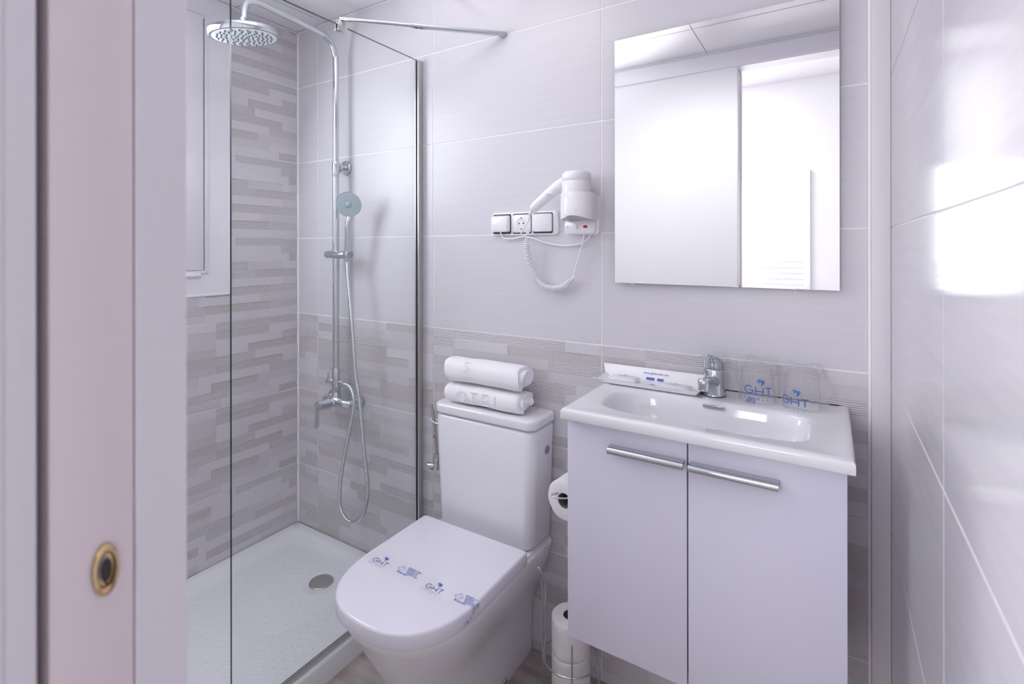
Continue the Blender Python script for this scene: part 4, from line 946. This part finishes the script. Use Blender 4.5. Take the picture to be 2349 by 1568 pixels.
# ================================================================== PAPER
def roll(label, c, axis, group, r=.057, core=.0215, L=.100):
    t = thing('toilet_roll', label, 'toilet roll', tuple(c), group); rnd = random.Random(int(c[2]*1000))
    bm = new(); n = 64; K = 6; ax = Vector(axis).normalized(); a_ = ax.orthogonal().normalized(); b_ = ax.cross(a_); c = Vector(c)
    ph = rnd.uniform(0, 6)
    def rg(rad, h): return [c+ax*h+a_*((rad+(.0009*sin(3*q+ph)+.0006*sin(7*q+h*90) if rad > .04 else 0))*cos(q))+b_*((rad+(.0009*sin(3*q+ph)+.0006*sin(7*q+h*90) if rad > .04 else 0))*sin(q)) for q in (2*pi*k/n for k in range(n))]
    prof = [(core, 0), (core+.006, -.0004), (r-.004, 0), (r-.001, .002)]+[(r, .004+(L-.008)*k/K) for k in range(K+1)]+[(r-.001, L-.002), (r-.004, L), (core+.006, L+.0004), (core, L)]
    loft(bm, [rg(*q) for q in prof], False, False); obj('tissue', bm, M['paper'], t, smooth=True, angle=60)
    bm = new(); loft(bm, [rg(core-.0001, .0005), rg(core-.0001, L-.0005), rg(core-.0015, L-.0005), rg(core-.0015, .0005), rg(core-.0001, .0005)], False, False); bmesh.ops.remove_doubles(bm, verts=bm.verts[:], dist=1e-6)
    lab(obj('cardboard_core', bm, M['card'], t, smooth=True, angle=60), 'grey cardboard core'); return t
SC = (1.481, -.155)
roll('white toilet roll on the wire wall hook beside the cabinet', (1.4740, -.182, .6290), (0.10, 1, 0), 'toilet rolls', r=.0575)
roll('white spare toilet roll, topmost of the stack in the wire stand', (SC[0], SC[1], .189), (0, 0, 1), 'toilet rolls', r=.0555)
roll('white spare toilet roll directly below the topmost one in the wire stand', (SC[0], SC[1], .0885), (0, 0, 1), 'toilet rolls', r=.0555, L=.0995)
t = thing('roll_hook', 'bent chrome wire hook on the wall holding the horizontal toilet roll', 'toilet roll holder', (1.50, -.002, .66))
bm = new(); sweep(bm, spline([(1.545, -.006, .662), (1.545, -.030, .660), (1.530, -.055, .648), (1.497, -.065, .6445), (1.489, -.075, .6425), (1.488, -.12, .6425), (1.486, -.180, .6425), (1.483, -.192, .6425), (1.458, -.206, .6435), (1.443, -.197, .6450), (1.456, -.17, .6450), (1.463, -.12, .6450)], 12), .0024, 12)
obj('bent_wire', bm, M['chrome'], t, smooth=True)
bm = new(); cyl(bm, (1.545, -.0016, .662), (1.545, -.008, .662), .016, 28, bev=.002); obj('wall_plate', bm, M['chrome'], t, smooth=True)
t = thing('paper_stand', 'chrome wire floor stand for spare rolls between toilet and cabinet', 'toilet paper stand', (SC[0], SC[1], 0))
def circ(r, z, n=64): return [Vector((SC[0]+r*cos(2*pi*k/n), SC[1]+r*sin(2*pi*k/n), z)) for k in range(n)]
for r_, z_ in ((.079, .170), (.083, .0032), (.062, .0032)):
    bm = new(); sweep(bm, circ(r_, z_), .0028, 10, closed=True); obj('wire_ring', bm, M['chrome'], t, smooth=True)
bm = new()
for k in range(3):
    a = pi*k/3; cyl(bm, (SC[0]-.083*cos(a), SC[1]-.083*sin(a), .0085), (SC[0]+.083*cos(a), SC[1]+.083*sin(a), .0085), .0022, 8)
obj('floor_cross', bm, M['chrome'], t, smooth=True)
for a in (-62, 12, 100):
    a = radians(a); x, y = SC[0]+.0815*cos(a), SC[1]+.0815*sin(a)
    bm = new(); cyl(bm, (x, y, .003), (x, y, .262 if a > 1.5 else .262), .0024, 10); obj('upright', bm, M['chrome'], t, smooth=True)
lx, ly = SC[0]-.0815, SC[1]-.012
bm = new(); sweep(bm, spline([(lx-.004, ly, .003), (lx-.004, ly, .15), (lx-.004, ly, .30), (lx-.005, ly-.001, .345), (lx-.012, ly-.010, .378), (lx-.014, ly-.014, .398), (lx-.010, ly-.014, .409), (lx-.004, ly-.012, .398), (lx+.001, ly-.004, .372), (lx+.004, ly, .345), (lx+.004, ly, .30), (lx+.004, ly, .15), (lx+.004, ly, .003)], 12), .0027, 12)
obj('looped_handle', bm, M['chrome'], t, smooth=True)
